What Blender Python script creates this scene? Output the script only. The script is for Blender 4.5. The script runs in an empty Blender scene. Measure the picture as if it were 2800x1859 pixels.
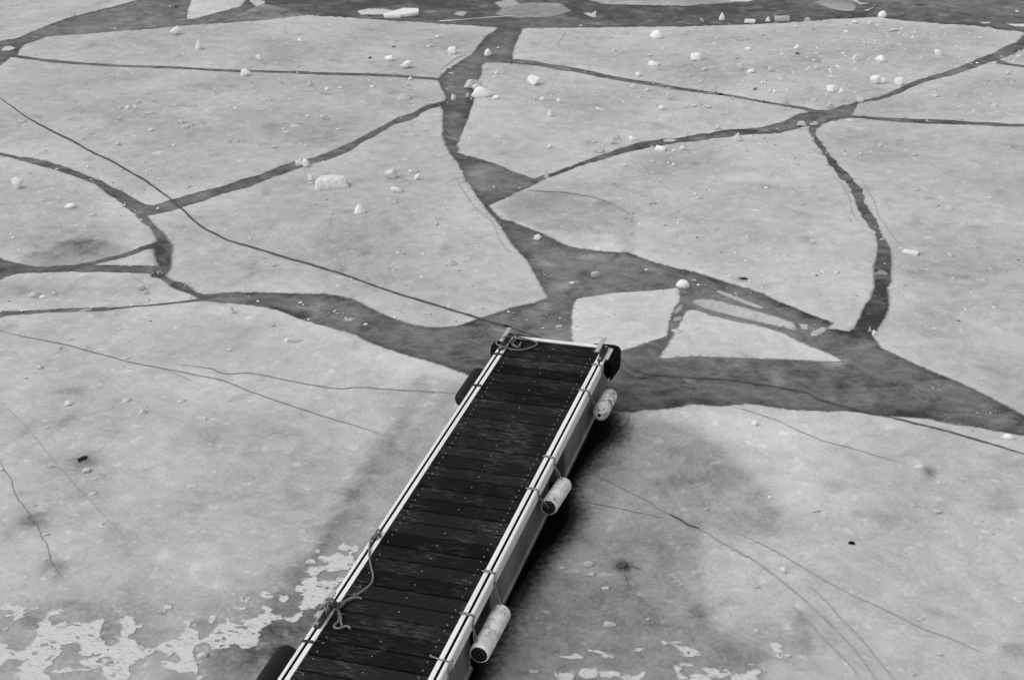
import bpy, bmesh, math, random
import numpy as np
from mathutils import Vector, Matrix, geometry, kdtree
from mathutils import noise as mnoise

random.seed(7)
scene = bpy.context.scene
COL = scene.collection

# ------------------------------------------------------------------ camera
CAM_LOC = np.array([2.843465, -9.248583, 5.876280])
CR = np.array([[0.9572025884, 0.2880516935, -0.0280967370],
               [0.1062871307, -0.4401623769, -0.8916053655],
               [-0.2691955620, 0.8504606422, -0.4519407545]])   # rows: right, down, forward
FPX = 3889.0
cam_data = bpy.data.cameras.new('camera')
cam = bpy.data.objects.new('camera', cam_data)
COL.objects.link(cam)
cam_data.lens = 50.0
cam_data.sensor_width = 36.0
cam_data.clip_end = 5000.0
m = Matrix.Identity(4)
for i in range(3):
    m[i][0] = CR[0][i]; m[i][1] = -CR[1][i]; m[i][2] = -CR[2][i]; m[i][3] = CAM_LOC[i]
cam.matrix_world = m
scene.camera = cam

# ------------------------------------------------------------------ sky and sun (overcast, neutral black-and-white light)
SUN_EL, SUN_AZ = math.radians(52), math.radians(-128)      # azimuth from +Y towards +X
world = bpy.data.worlds.new('World')
scene.world = world
world.use_nodes = True
nt = world.node_tree
nt.nodes.clear()
out = nt.nodes.new('ShaderNodeOutputWorld')
bg = nt.nodes.new('ShaderNodeBackground')
sky = nt.nodes.new('ShaderNodeTexSky')
bw = nt.nodes.new('ShaderNodeRGBToBW')
sky.sky_type = 'NISHITA'
sky.sun_disc = False
sky.sun_elevation = SUN_EL
sky.sun_rotation = SUN_AZ
sky.air_density = 2.0
sky.dust_density = 4.0
nt.links.new(sky.outputs[0], bw.inputs[0])
nt.links.new(bw.outputs[0], bg.inputs[0])
bg.inputs[1].default_value = 0.15
nt.links.new(bg.outputs[0], out.inputs[0])
sun_data = bpy.data.lights.new('sun', 'SUN')
sun_data.energy = 1.0
sun_data.angle = math.radians(60)
sun_data.color = (1.0, 1.0, 1.0)
sun = bpy.data.objects.new('sun', sun_data)
COL.objects.link(sun)
sd = Vector((math.sin(SUN_AZ) * math.cos(SUN_EL), math.cos(SUN_AZ) * math.cos(SUN_EL), math.sin(SUN_EL)))
sun.rotation_euler = sd.to_track_quat('Z', 'Y').to_euler()
sun.location = sd * 30
scene.view_settings.view_transform = 'Standard'
scene.view_settings.look = 'None'
scene.view_settings.gamma = 1.0
scene.view_settings.use_curve_mapping = False
scene.view_settings.exposure = 0.0


# ------------------------------------------------------------------ helpers
def ray(x, y):
    return CR.T @ np.array([x - 1400.0, y - 929.5, FPX])


def P(x, y, z=0.0):
    """point of the photographed place at height z seen at photo pixel x, y"""
    d = ray(x, y)
    return CAM_LOC + d * ((z - CAM_LOC[2]) / d[2])


def Parr(a, z=0.0):
    a = np.asarray(a, float)
    d = np.stack([a[:, 0] - 1400.0, a[:, 1] - 929.5, np.full(len(a), FPX)], 1) @ CR
    return CAM_LOC + d * ((z - CAM_LOC[2]) / d[:, 2])[:, None]


def proj(p):
    q = CR @ (np.asarray(p, float) - CAM_LOC)
    return 1400 + FPX * q[0] / q[2], 929.5 + FPX * q[1] / q[2]


def depth(p):
    return float(CR[2] @ (np.asarray(p) - CAM_LOC))


TS = 700 / 2195
TILES = {'T1': (0, 0, TS), 'T2': (700, 0, TS), 'T3': (1400, 0, TS), 'T4': (2100, 0, TS),
         'T5': (0, 450, TS), 'T6': (700, 450, TS), 'T7': (1400, 450, TS), 'T8': (2100, 450, TS),
         'R5': (0, 900, TS), 'R6': (0, 1359, .3387), 'R7': (1400, 1300, .3564), 'R8': (2000, 1000, .548),
         'Z1': (1200, 860, .2551), 'Z3': (680, 1430, .2736), 'G': (1850, 700, .2329),
         'C': (840, 1600, .10204), 'L': (1330, 890, .07652), 'S': (0, 0, 1.0), 'F': (0, 0, 1.18544)}


def tp(t, pts):
    ox, oy, s = TILES[t]
    return [(ox + q[0] * s, oy + q[1] * s) + tuple(v * s for v in q[2:3]) for q in pts]


def link(name, me, mat=None, parent=None):
    o = bpy.data.objects.new(name, me)
    COL.objects.link(o)
    if mat and me is not None:
        me.materials.append(mat)
    if parent:
        o.parent = parent
    return o


def mesh(name, verts, faces, mat=None, parent=None, smooth=False):
    me = bpy.data.meshes.new(name)
    me.from_pydata([tuple(map(float, v)) for v in verts], [], faces)
    me.update()
    if smooth:
        me.polygons.foreach_set('use_smooth', [True] * len(me.polygons))
    return link(name, me, mat, parent)


def empty(name, loc=(0, 0, 0)):
    o = bpy.data.objects.new(name, None)
    o.location = loc
    o.empty_display_size = .1
    COL.objects.link(o)
    return o


def tag(o, label=None, cat=None, group=None, kind=None):
    if label:
        o['label'] = label
    if cat:
        o['category'] = cat
    if group:
        o['group'] = group
    if kind:
        o['kind'] = kind
    return o


# ------------------------------------------------------------------ materials
def newmat(name):
    mt = bpy.data.materials.new(name)
    mt.use_nodes = True
    n = mt.node_tree
    b = n.nodes['Principled BSDF']
    return mt, n, b


def N(n, t, **kw):
    nd = n.nodes.new(t)
    for k, v in kw.items():
        setattr(nd, k, v)
    return nd


def mth(n, op, a, b=None, clamp=False):
    nd = n.nodes.new('ShaderNodeMath')
    nd.operation = op
    nd.use_clamp = clamp
    for i, v in enumerate((a, b)):
        if v is None:
            continue
        if isinstance(v, (int, float)):
            nd.inputs[i].default_value = v
        else:
            n.links.new(v, nd.inputs[i])
    return nd.outputs[0]


def nz(n, scale, detail=3.0, rough=.55, stretch=None, coord='OBJ', dist=0.0):
    tc = n.nodes.new('ShaderNodeNewGeometry') if coord == 'GEO' else n.nodes.new('ShaderNodeTexCoord')
    vec = tc.outputs['Position'] if coord == 'GEO' else tc.outputs['Object']
    if stretch:
        mp = n.nodes.new('ShaderNodeMapping')
        mp.inputs['Scale'].default_value = stretch
        n.links.new(vec, mp.inputs[0])
        vec = mp.outputs[0]
    t = n.nodes.new('ShaderNodeTexNoise')
    t.inputs['Scale'].default_value = scale
    t.inputs['Detail'].default_value = detail
    t.inputs['Roughness'].default_value = rough
    t.inputs['Distortion'].default_value = dist
    n.links.new(vec, t.inputs['Vector'])
    return t.outputs[0]


def rng(n, v, a, b, c, d, smooth=False):
    r = n.nodes.new('ShaderNodeMapRange')
    r.clamp = True
    if smooth:
        r.interpolation_type = 'SMOOTHSTEP'
    n.links.new(v, r.inputs[0])
    for i, x in zip((1, 2, 3, 4), (a, b, c, d)):
        r.inputs[i].default_value = x
    return r.outputs[0]


def attr(n, name):
    a = n.nodes.new('ShaderNodeAttribute')
    a.attribute_name = name
    return a.outputs['Fac']


def grey(n, v, b, sock='Base Color'):
    c = n.nodes.new('ShaderNodeCombineColor')
    for i in range(3):
        n.links.new(v, c.inputs[i])
    n.links.new(c.outputs[0], b.inputs[sock])


def bump(n, v, b, strength, dist):
    bp = n.nodes.new('ShaderNodeBump')
    bp.inputs['Strength'].default_value = strength
    bp.inputs['Distance'].default_value = dist
    n.links.new(v, bp.inputs['Height'])
    n.links.new(bp.outputs[0], b.inputs['Normal'])


def plain(name, v, rough=.6, spec=.3, metal=0.0, var=.25, vscale=12, bmp=0.0, bscale=40, stretch=None):
    mt, n, b = newmat(name)
    x = nz(n, vscale, 4, .6, stretch)
    y = rng(n, x, .3, .7, v * (1 - var), v * (1 + var))
    grey(n, y, b)
    b.inputs['Roughness'].default_value = rough
    b.inputs['Specular IOR Level'].default_value = spec
    b.inputs['Metallic'].default_value = metal
    if bmp:
        bump(n, nz(n, bscale, 4, .6, stretch), b, bmp, .004)
    return mt


MAT = {}


def make_ice():
    # floe ice: pale, cloudy; thin towards its margin
    mt, n, b = newmat('floe_ice')
    edge, dist, tone = attr(n, 'edge'), attr(n, 'dist'), attr(n, 'tone')
    big = nz(n, .8, 3, .5, coord='GEO', dist=.4)
    mid = nz(n, 6, 5, .62, coord='GEO', dist=.5)
    fine = nz(n, 32, 3, .6, coord='GEO')
    grain = nz(n, 170, 2, .7, coord='GEO')
    v = mth(n, 'ADD', rng(n, big, .3, .7, -.07, .07), rng(n, mid, .25, .75, -.075, .075))
    v = mth(n, 'ADD', v, rng(n, fine, .3, .7, -.045, .045))
    v = mth(n, 'ADD', v, rng(n, grain, .3, .7, -.06, .06))
    # cloudy pale inclusions
    inc = nz(n, 8.5, 3, .5, coord='GEO', dist=.2)
    v = mth(n, 'ADD', v, rng(n, inc, .60, .72, 0, .10, True))
    dk = nz(n, 2.3, 3, .55, coord='GEO', dist=.5)
    v = mth(n, 'SUBTRACT', v, rng(n, dk, .56, .74, 0, .09, True))
    # tiny white air bubbles
    vo = n.nodes.new('ShaderNodeTexVoronoi')
    vo.inputs['Scale'].default_value = 26
    ge = n.nodes.new('ShaderNodeNewGeometry')
    n.links.new(ge.outputs['Position'], vo.inputs['Vector'])
    dens = nz(n, 1.3, 2, .5, coord='GEO')
    sp = mth(n, 'MULTIPLY', rng(n, vo.outputs['Distance'], .06, .15, 1, 0), rng(n, dens, .5, .62, 0, 1))
    v = mth(n, 'ADD', v, mth(n, 'MULTIPLY', sp, .07))
    # paler rim
    v = mth(n, 'ADD', v, rng(n, dist, .0, .45, .045, 0))
    v = mth(n, 'ADD', v, tone)
    body = mth(n, 'ADD', v, .42, True)
    # margin: fades into the thin dark ice, ragged
    rag = nz(n, 22, 3, .7, coord='GEO')
    e = mth(n, 'ADD', edge, rng(n, rag, .3, .7, -.14, .14))
    e = rng(n, e, .05, .85, 0, 1, True)
    dkc = attr(n, 'dark')
    mx = n.nodes.new('ShaderNodeMix')
    n.links.new(e, mx.inputs[0])
    n.links.new(dkc, mx.inputs[2])
    n.links.new(body, mx.inputs[3])
    mn = mth(n, 'MAXIMUM', mx.outputs[0], .006)
    grey(n, mn, b)
    b.inputs['Roughness'].default_value = .55
    b.inputs['Specular IOR Level'].default_value = .22
    hb = mth(n, 'ADD', mth(n, 'MULTIPLY', fine, 1.0), mth(n, 'MULTIPLY', mid, 2.2))
    hb = mth(n, 'ADD', hb, mth(n, 'MULTIPLY', grain, .35))
    bump(n, hb, b, .14, .012)
    return mt


def make_dark():
    mt, n, b = newmat('thin_dark_ice')
    big = nz(n, 1.1, 4, .6, coord='GEO', dist=1.0)
    mid = nz(n, 6, 6, .68, stretch=(.75, 1.15, 1), coord='GEO', dist=.9)
    fine = nz(n, 60, 3, .6, coord='GEO')
    v = mth(n, 'ADD', rng(n, big, .3, .7, -.06, .06), rng(n, mid, .25, .75, -.085, .085))
    v = mth(n, 'ADD', v, rng(n, fine, .3, .7, -.025, .025))
    cl = nz(n, 3.2, 3, .55, coord='GEO', dist=.4)
    v = mth(n, 'ADD', v, rng(n, cl, .56, .75, 0, .10, True))
    vo = n.nodes.new('ShaderNodeTexVoronoi')
    vo.inputs['Scale'].default_value = 16
    ge = n.nodes.new('ShaderNodeNewGeometry')
    n.links.new(ge.outputs['Position'], vo.inputs['Vector'])
    dens = nz(n, 1.7, 2, .5, coord='GEO')
    sp = mth(n, 'MULTIPLY', rng(n, vo.outputs['Distance'], .05, .11, 1, 0), rng(n, dens, .48, .6, 0, 1))
    v = mth(n, 'ADD', v, mth(n, 'MULTIPLY', sp, .3))
    v = mth(n, 'ADD', v, .132)
    v = mth(n, 'ADD', v, attr(n, 'tone'))
    v = mth(n, 'ADD', v, rng(n, attr(n, 'dist'), .0, .13, -.055, 0))
    v = mth(n, 'MAXIMUM', v, .025)
    grey(n, v, b)
    b.inputs['Roughness'].default_value = .4
    b.inputs['Specular IOR Level'].default_value = .2
    bump(n, mth(n, 'ADD', mid, mth(n, 'MULTIPLY', fine, .4)), b, .25, .01)
    return mt


MAT['floe'] = make_ice()
MAT['dark'] = make_dark()
MAT['melt'] = plain('melt_water', .004, .3, .03, var=.4, vscale=4)
MAT['crack'] = plain('crack_ice', .085, .6, .1, var=.35, vscale=14)
MAT['crackfaint'] = plain('healed_crack_ice', .32, .6, .15, var=.15, vscale=14)
MAT['crackmid'] = plain('half_healed_crack_ice', .17, .6, .12, var=.4, vscale=9)
MAT['hole'] = plain('hole_water', .004, .3, .1)
MAT['frost'] = None


def make_frost():
    mt, n, b = newmat('frost_crust')
    f = nz(n, 90, 4, .65, stretch=(.5, 1.2, 1), coord='GEO')
    w = nz(n, 30, 4, .6, stretch=(.45, 1.3, 1), coord='GEO', dist=.6)
    v = mth(n, 'ADD', rng(n, f, .3, .7, -.08, .06), rng(n, w, .36, .44, -.16, 0))
    v = mth(n, 'ADD', v, rng(n, attr(n, 'edge'), 0, 1, .40, .555, True))
    grey(n, v, b)
    b.inputs['Roughness'].default_value = .8
    b.inputs['Specular IOR Level'].default_value = .15
    bump(n, f, b, .5, .006)
    return mt


MAT['frost'] = make_frost()


def make_chunk(name, v, trans, rough, sss=0.0, var=.12):
    mt, n, b = newmat(name)
    x = nz(n, 22, 4, .65)
    oi = n.nodes.new('ShaderNodeObjectInfo')
    y = mth(n, 'ADD', rng(n, x, .3, .7, v - var, v + var), rng(n, oi.outputs['Random'], 0, 1, -.06, .06))
    grey(n, y, b)
    b.inputs['Roughness'].default_value = rough
    b.inputs['IOR'].default_value = 1.31
    b.inputs['Transmission Weight'].default_value = trans
    b.inputs['Subsurface Weight'].default_value = sss
    b.inputs['Subsurface Radius'].default_value = (.12, .12, .12)
    b.inputs['Subsurface Scale'].default_value = 1.0
    b.inputs['Specular IOR Level'].default_value = .4
    bump(n, nz(n, 60, 3, .6), b, .35, .006)
    return mt


MAT['w'] = make_chunk('white_ice', .90, .12, .35, .8, var=.09)
MAT['g'] = make_chunk('clear_ice', .80, .5, .2, .5, var=.16)
MAT['t'] = make_chunk('cloudy_ice', .66, .25, .5, .7, var=.08)
MAT['f'] = make_chunk('frosted_ice', .80, .18, .4, .7, var=.16)
MAT['d'] = make_chunk('dark_ice', .22, .4, .3, var=.1)
MAT['speck'] = make_chunk('frost_speck', .92, .0, .4, .9, var=.04)


def make_board():
    mt, n, b = newmat('wet_black_board')
    oi = n.nodes.new('ShaderNodeObjectInfo')
    s1 = nz(n, 30, 4, .7, stretch=(.42, 2.6, 1), coord='GEO')
    patch = nz(n, 3.2, 3, .6, coord='GEO', dist=.5)
    v = mth(n, 'MULTIPLY', rng(n, s1, .48, .74, 0, .085), rng(n, patch, .42, .66, .05, 1))
    v = mth(n, 'ADD', v, .0125)
    v = mth(n, 'MULTIPLY', v, rng(n, oi.outputs['Random'], 0, 1, .5, 1.7))
    grey(n, v, b)
    b.inputs['Roughness'].default_value = .6
    b.inputs['Specular IOR Level'].default_value = .02
    bump(n, nz(n, 120, 3, .6, stretch=(.1, 1, 1)), b, .3, .002)
    return mt


MAT['board'] = make_board()


def make_rail():
    mt, n, b = newmat('weathered_aluminium')
    a = nz(n, 6, 4, .6, stretch=(2, .35, 2), coord='GEO')
    s = nz(n, 70, 3, .7, coord='GEO')
    blot = nz(n, 9, 3, .6, coord='GEO')
    v = mth(n, 'ADD', rng(n, a, .3, .7, -.07, .06), mth(n, 'MULTIPLY', rng(n, s, .58, .70, 0, -.32), rng(n, blot, .42, .6, 0, 1)))
    v = mth(n, 'ADD', v, .78)
    grey(n, v, b)
    b.inputs['Roughness'].default_value = .5
    b.inputs['Metallic'].default_value = .1
    b.inputs['Specular IOR Level'].default_value = .3
    return mt


MAT['rail'] = make_rail()
MAT['shade_fill'] = plain('black_shade_fill', .002, .9, .0)  # near-black, stands for shade inside the rail recess and under the deck


def make_float():
    mt, n, b = newmat('grey_float_plastic')
    a = nz(n, 2.5, 3, .6, stretch=(1, 1.6, .4), coord='GEO')
    s = nz(n, 16, 5, .7, stretch=(1, 1.4, .25), coord='GEO')
    sc = nz(n, 45, 3, .7, stretch=(1, .5, 1.5), coord='GEO')
    v = mth(n, 'ADD', rng(n, a, .3, .7, -.07, .09), rng(n, s, .3, .7, -.035, .035))
    v = mth(n, 'ADD', v, rng(n, sc, .68, .76, 0, .16))
    v = mth(n, 'ADD', v, .16)
    grey(n, v, b)
    b.inputs['Roughness'].default_value = .28
    b.inputs['Specular IOR Level'].default_value = .5
    return mt


MAT['float'] = make_float()
MAT['rubber'] = plain('black_rubber', .003, .6, .03, var=.3)
MAT['foam'] = plain('dark_fender_rubber', .012, .6, .12, var=.12, vscale=5)
MAT['steel'] = plain('galvanised_steel', .42, .42, .5, .2, var=.15, vscale=25)
MAT['steeld'] = plain('dark_cast_metal', .05, .45, .3, .1, var=.3, vscale=25)
MAT['screw'] = plain('stainless_screw', .34, .45, .3, .2, var=.3, vscale=3)
MAT['rope'] = plain('grey_rope', .17, .8, .15, var=.35, vscale=60, bmp=.3, bscale=160)
MAT['cord'] = plain('thin_grey_cord', .20, .8, .15, var=.4, vscale=50)
MAT['cordd'] = plain('dark_strap', .045, .8, .15, var=.3, vscale=50)


def make_fender():
    mt, n, b = newmat('scuffed_white_fender')
    a = nz(n, 14, 5, .7, coord='GEO', dist=.8)
    s = nz(n, 40, 4, .7, stretch=(1, .35, 1), coord='GEO')
    c = nz(n, 8, 4, .65, coord='GEO', dist=.8)
    v = mth(n, 'ADD', rng(n, a, .3, .56, -.30, 0), rng(n, s, .28, .48, -.25, 0))
    v = mth(n, 'ADD', v, rng(n, c, .50, .64, 0, -.42))
    v = mth(n, 'ADD', v, .84)
    v = mth(n, 'MAXIMUM', v, .07)
    grey(n, v, b)
    b.inputs['Roughness'].default_value = .5
    b.inputs['Specular IOR Level'].default_value = .3
    return mt


MAT['fender'] = make_fender()
MAT['cap'] = plain('black_fender_end', .014, .5, .15, var=.5)

# ------------------------------------------------------------------ the frozen water
# dark channels between the floes, in photo pixels: polygons and strokes (x, y, width)
W = []      # (polygon points, fade in metres, darkness of margin, jitter)


def chan(pts, fade=.035, dark=.13, jit=1.6):
    W.append((pts, fade, dark, jit))


def S(*segs):
    r = []
    for t, pts in segs:
        r += tp(t, pts)
    return r


def catmull(pts, step):
    pts = [np.array(q, float) for q in pts]
    o = []
    for i in range(len(pts) - 1):
        p0 = pts[max(i - 1, 0)]; p1 = pts[i]; p2 = pts[i + 1]; p3 = pts[min(i + 2, len(pts) - 1)]
        k = max(1, int(np.linalg.norm((p2 - p1)[:2]) / step))
        for j in range(k):
            t = j / k
            o.append(.5 * ((2 * p1) + (-p0 + p2) * t + (2 * p0 - 5 * p1 + 4 * p2 - p3) * t * t + (-p0 + 3 * p1 - 3 * p2 + p3) * t ** 3))
    o.append(pts[-1])
    return o


def stroke(pts, fade=.03, dark=.13, jit=1.0, wmul=1.0):
    q = catmull(pts, 9)
    L, R_ = [], []
    n = len(q)
    for i in range(n):
        a = q[max(i - 1, 0)]; c = q[min(i + 1, n - 1)]
        d = (c - a)[:2]
        d = d / (np.linalg.norm(d) + 1e-9)
        nn = np.array([-d[1], d[0]])
        w = max(q[i][2] * wmul, 1.6) * .5
        w *= 1 + .35 * mnoise.noise((q[i][0] * .02, q[i][1] * .02, 3.3))
        L.append(q[i][:2] + nn * w)
        R_.append(q[i][:2] - nn * w)
    W.append(([tuple(v) for v in L + R_[::-1]], fade, dark, jit))


OUT = 1500
# top channel and the gap at upper left
chan([(-OUT, 190), (-60, 118), (0, 113), (51, 104), (105, 81), (175, 53), (242, 35), (309, 19), (380, 0), (460, -34), (640, -110), (900, -150),
      (1500, -135), (2200, -150), (2900, -120), (OUT + 2800, -190), (OUT + 2800, 260), (2960, 118), (2800, 88), (2725, 80), (2706, 73), (2546, 62), (2435, 52), (2403, 46), (2259, 54),
      (2100, 65), (1878, 72), (1687, 74), (1440, 77), (1425, 79), (1412, 100), (1402, 140), (1397, 163), (1340, 160), (1305, 130), (1330, 100), (1367, 76), (1270, 68), (1146, 61), (987, 50), (837, 41),
      (760, 50), (700, 56), (494, 71), (383, 81), (255, 91), (128, 99), (85, 116), (60, 124), (50, 140), (45, 151), (29, 157), (0, 178), (-70, 215), (-OUT, 420)], .04, .155, 1.6)
# vertical channel, upper middle
chan(S(('T2', [(2095, 230), (1950, 350), (1850, 470), (1650, 590), (1565, 680), (1600, 770), (1640, 840), (1580, 890), (1610, 960), (1605, 1080), (1610, 1170), (1650, 1280), (1740, 1400), (1810, 1560)]),
       ('T6', [(1830, 150), (1900, 270), (1990, 392), (2090, 505), (2190, 668)]),
       ('T7', [(60, 740), (130, 812), (200, 930), (260, 1040), (320, 1140), (200, 1185), (0, 1228)]),
       ('T6', [(2100, 1262), (1950, 1312), (1830, 1350), (1700, 1390), (1530, 1400), (1350, 1380), (1220, 1340), (1100, 1290), (950, 1222), (900, 1190), (830, 1160), (700, 1125), (600, 1112), (300, 1106), (0, 1096)]),
       ('T5', [(1990, 1098), (1850, 1110), (1740, 1122), (1700, 1125), (1740, 1150), (1780, 1166), (1900, 1176), (2195, 1202)]),
       ('T6', [(200, 1245), (350, 1310), (500, 1355), (700, 1410), (850, 1450), (930, 1495), (1040, 1540), (1130, 1570)]),
       ('S', [(1100, 965), (1160, 982), (1200, 993), (1233, 1005), (1282, 1023), (1330, 1042), (1480, 1080), (1600, 1105), (1680, 1122), (1725, 1125), (1760, 1120), (1837, 1114), (1897, 1102), (1960, 1108), (2000, 1105), (2044, 1101), (2164, 1118), (2263, 1123), (2307, 1121), (2411, 1134), (2537, 1142), (2614, 1159), (2658, 1163), (2712, 1175), (2800, 1189), (2950, 1225), (OUT + 2800, 1480),
              (OUT + 2800, 1400), (2950, 1190), (2800, 1137), (2751, 1110), (2700, 1084), (2658, 1063), (2603, 1038), (2510, 1000), (2450, 972), (2406, 950)]),
       ('T8', [(930, 1520), (890, 1470), (940, 1400), (1000, 1300), (1032, 1220), (1028, 1120), (1012, 1060), (1050, 1000), (1045, 930), (1055, 830), (1040, 720), (990, 640), (930, 600),
               (938, 650), (950, 690), (935, 800), (915, 870), (920, 960), (915, 1060), (890, 1140), (830, 1220), (780, 1330)]),
       ('G', [(2140, 740), (2090, 840), (2030, 885), (1930, 872), (1850, 858), (1765, 858), (1770, 826), (1835, 785), (1760, 757), (1620, 705), (1500, 655), (1300, 575), (1130, 510), (1000, 440), (850, 390), (600, 320), (400, 250), (200, 190), (80, 158), (0, 150)]),
       ('T7', [(1300, 862), (1190, 830), (1090, 795), (1000, 757), (900, 755), (700, 740), (600, 725), (480, 700), (400, 665), (330, 630), (200, 570), (100, 535), (0, 490)]),
       ('T6', [(2090, 470), (2030, 400), (1988, 350), (2090, 305), (2195, 262)]),
       ('T7', [(0, 250), (100, 215), (230, 150), (275, 122), (170, 121), (100, 95), (0, 60)]),
       ('T2', [(2050, 1405), (1900, 1360), (1715, 1312), (1735, 1275), (1715, 1245), (1760, 1140), (1800, 1050), (1832, 960), (1862, 860), (1870, 760), (1895, 690), (1925, 640), (1935, 560), (1960, 530), (2195, 545), (2195, 430), (2260, 300), (2280, 240)])),
     .04, .155, 1.6)
# channel to the right going up
stroke(S(('T4', [(430, 1040, 90), (375, 1120, 40), (420, 1200, 30), (470, 1280, 40), (540, 1370, 42), (600, 1450, 46), (660, 1530, 40), (700, 1568, 34)]),
         ('T8', [(650, 60, 36), (715, 150, 44), (760, 230, 80), (800, 340, 70), (850, 430, 80), (900, 510, 70), (940, 570, 40), (955, 640, 36), (975, 700, 70)])), .02, .155, 3.6)
# strokes
stroke(S(('T1', [(-1500, 640, 260), (-300, 560, 130), (0, 500, 60), (70, 478, 40), (150, 485, 20), (400, 520, 22), (700, 545, 17), (1000, 565, 17), (1300, 575, 18), (1600, 585, 18), (1900, 605, 17), (2195, 612, 16)]),
         ('T2', [(300, 620, 18), (600, 632, 20), (900, 640, 22), (1200, 650, 20), (1400, 668, 20), (1600, 682, 25)])), .02, .155, .8)
stroke(S(('T2', [(1980, 480, 60), (2100, 510, 45)]), ('T3', [(0, 525, 36), (200, 545, 36), (330, 570, 36), (500, 595, 30), (620, 615, 32), (800, 655, 32), (1000, 690, 27), (1200, 720, 26), (1400, 755, 22), (1600, 785, 20), (1800, 810, 16), (2000, 845, 13), (2195, 880, 13)]),
         ('T4', [(150, 905, 16), (300, 930, 19), (420, 965, 34)])), .02, .155, .8)
stroke(S(('T3', [(180, 1555, 36), (270, 1520, 25), (400, 1480, 24), (540, 1425, 25), (650, 1385, 30), (800, 1340, 42), (950, 1290, 52), (1100, 1250, 56), (1250, 1225, 50), (1400, 1205, 42), (1600, 1180, 46), (1800, 1150, 52), (2000, 1130, 56), (2195, 1115, 60)]),
         ('T4', [(150, 1085, 85), (300, 1030, 105), (450, 1005, 130), (600, 975, 110), (700, 935, 70), (760, 885, 20), (850, 862, 15), (950, 845, 26), (1100, 790, 36), (1250, 720, 36), (1400, 670, 36), (1550, 630, 42), (1700, 580, 48), (1850, 520, 56), (1950, 485, 66), (2050, 440, 80), (2195, 370, 80), (2450, 230, 90), (4500, -500, 200)])), .02, .155, 1.4)
stroke(S(('T4', [(640, 1000, 30), (760, 1002, 17), (900, 1015, 22), (1200, 1035, 32), (1500, 1045, 32), (1800, 1060, 24), (2000, 1068, 22), (2195, 1075, 20), (4700, 1100, 40)])), .02, .155, .8)
stroke(S(('T4', [(1900, 500, 20), (2050, 540, 13), (2195, 570, 16), (4700, 900, 40)])), .02, .155, .7)
# left-hand network
stroke(S(('T1', [(-4200, 1000, 70), (-400, 1290, 30), (0, 1325, 16), (200, 1365, 34), (400, 1410, 46), (600, 1470, 46)]), ('T5', [(480, 20, 50), (600, 60, 40), (700, 100, 38), (850, 160, 44), (950, 230, 80), (1050, 280, 95), (1180, 370, 110), (1300, 390, 85), (1500, 340, 82), (1800, 250, 82), (2000, 190, 78), (2195, 130, 70)]),
         ('T2', [(300, 1430, 62), (480, 1380, 56), (640, 1330, 60), (800, 1260, 52), (900, 1200, 46), (1000, 1150, 38), (1100, 1095, 34), (1180, 1050, 30), (1250, 1022, 42), (1350, 990, 38), (1450, 930, 30), (1600, 885, 34)])), .025, .155, 1.4)
stroke(S(('T5', [(1190, 380, 90), (1230, 455, 70), (1300, 520, 30), (1350, 580, 34), (1390, 640, 70), (1395, 700, 120), (1400, 780, 110), (1405, 850, 100), (1380, 915, 90), (1300, 925, 70)])), .05, .155, 2.4)
stroke(S(('T5', [(1400, 900, 80), (1200, 898, 62), (900, 890, 62), (700, 888, 58), (550, 890, 52), (380, 900, 46), (250, 895, 52), (150, 890, 85), (0, 890, 145), (-400, 890, 180), (-4000, 860, 300)])), .03, .155, 1.5)
stroke(S(('T5', [(1380, 690, 50), (1250, 710, 36), (1100, 770, 26), (950, 805, 26), (800, 845, 28), (700, 868, 40)])), .02, .155, 1.2)
stroke(S(('T5', [(1350, 930, 60), (1400, 965, 36), (1480, 1020, 40), (1550, 1045, 56), (1620, 1080, 44), (1700, 1122, 30), (1780, 1140, 44)])), .04, .14, 1.4)
stroke(S(('T5', [(1770, 1150, 24), (1500, 1185, 9), (1300, 1205, 11), (1150, 1215, 10), (960, 1235, 20), (800, 1240, 28), (500, 1250, 22), (250, 1265, 30), (0, 1280, 36), (-400, 1330, 40), (-4000, 1600, 90)])), .02, .155, 1.0)
# melt water hugging the pontoon (soft margin)
MELT = [(1655, 1118), (1668, 1140), (1676, 1168), (1662, 1196), (1632, 1218), (1602, 1256), (1574, 1300), (1556, 1336), (1556, 1366), (1556, 1412), (1534, 1450), (1514, 1482), (1480, 1512), (1460, 1542),
        (1432, 1585), (1406, 1624), (1384, 1660), (1362, 1700), (1340, 1740), (1318, 1790), (1308, 1830), (1288, 1880), (1200, 2080), (1040, 2500)]
MELT += [proj((-.47, yy, 0)) for yy in (-4.6, -3.5, -2.5, -1.5, -.5, .3, .9)] + [proj((-.2, 1.0, 0)), proj((.3, 1.0, 0))]
W.append((MELT, .25, .008, 2.0))

# sample domain: jittered points, dense where the photo looks
pts2 = []
edges = []
outl = []          # (x, y, channel index) samples


def jitter_poly(poly, jit):
    o = []
    n = len(poly)
    for i in range(n):
        a = np.array(poly[i][:2], float); b_ = np.array(poly[(i + 1) % n][:2], float)
        L = np.linalg.norm(b_ - a)
        infr = -150 < a[0] < 2950 and -60 < a[1] < 1950
        k = max(1, int(L / (6.0 if infr else 60)))
        for j in range(k):
            q = a + (b_ - a) * j / k
            if infr:
                w = np.array([mnoise.noise((q[0] * .09, q[1] * .13, 1.1)) + .7 * mnoise.noise((q[0] * .25, q[1] * .35, 5.1)),
                              .7 * mnoise.noise((q[0] * .09, q[1] * .13, 8.7)) + .5 * mnoise.noise((q[0] * .25, q[1] * .35, 9.9))])
                q = q + w * jit * 1.7
            o.append(q)
    return np.array(o)


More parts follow.
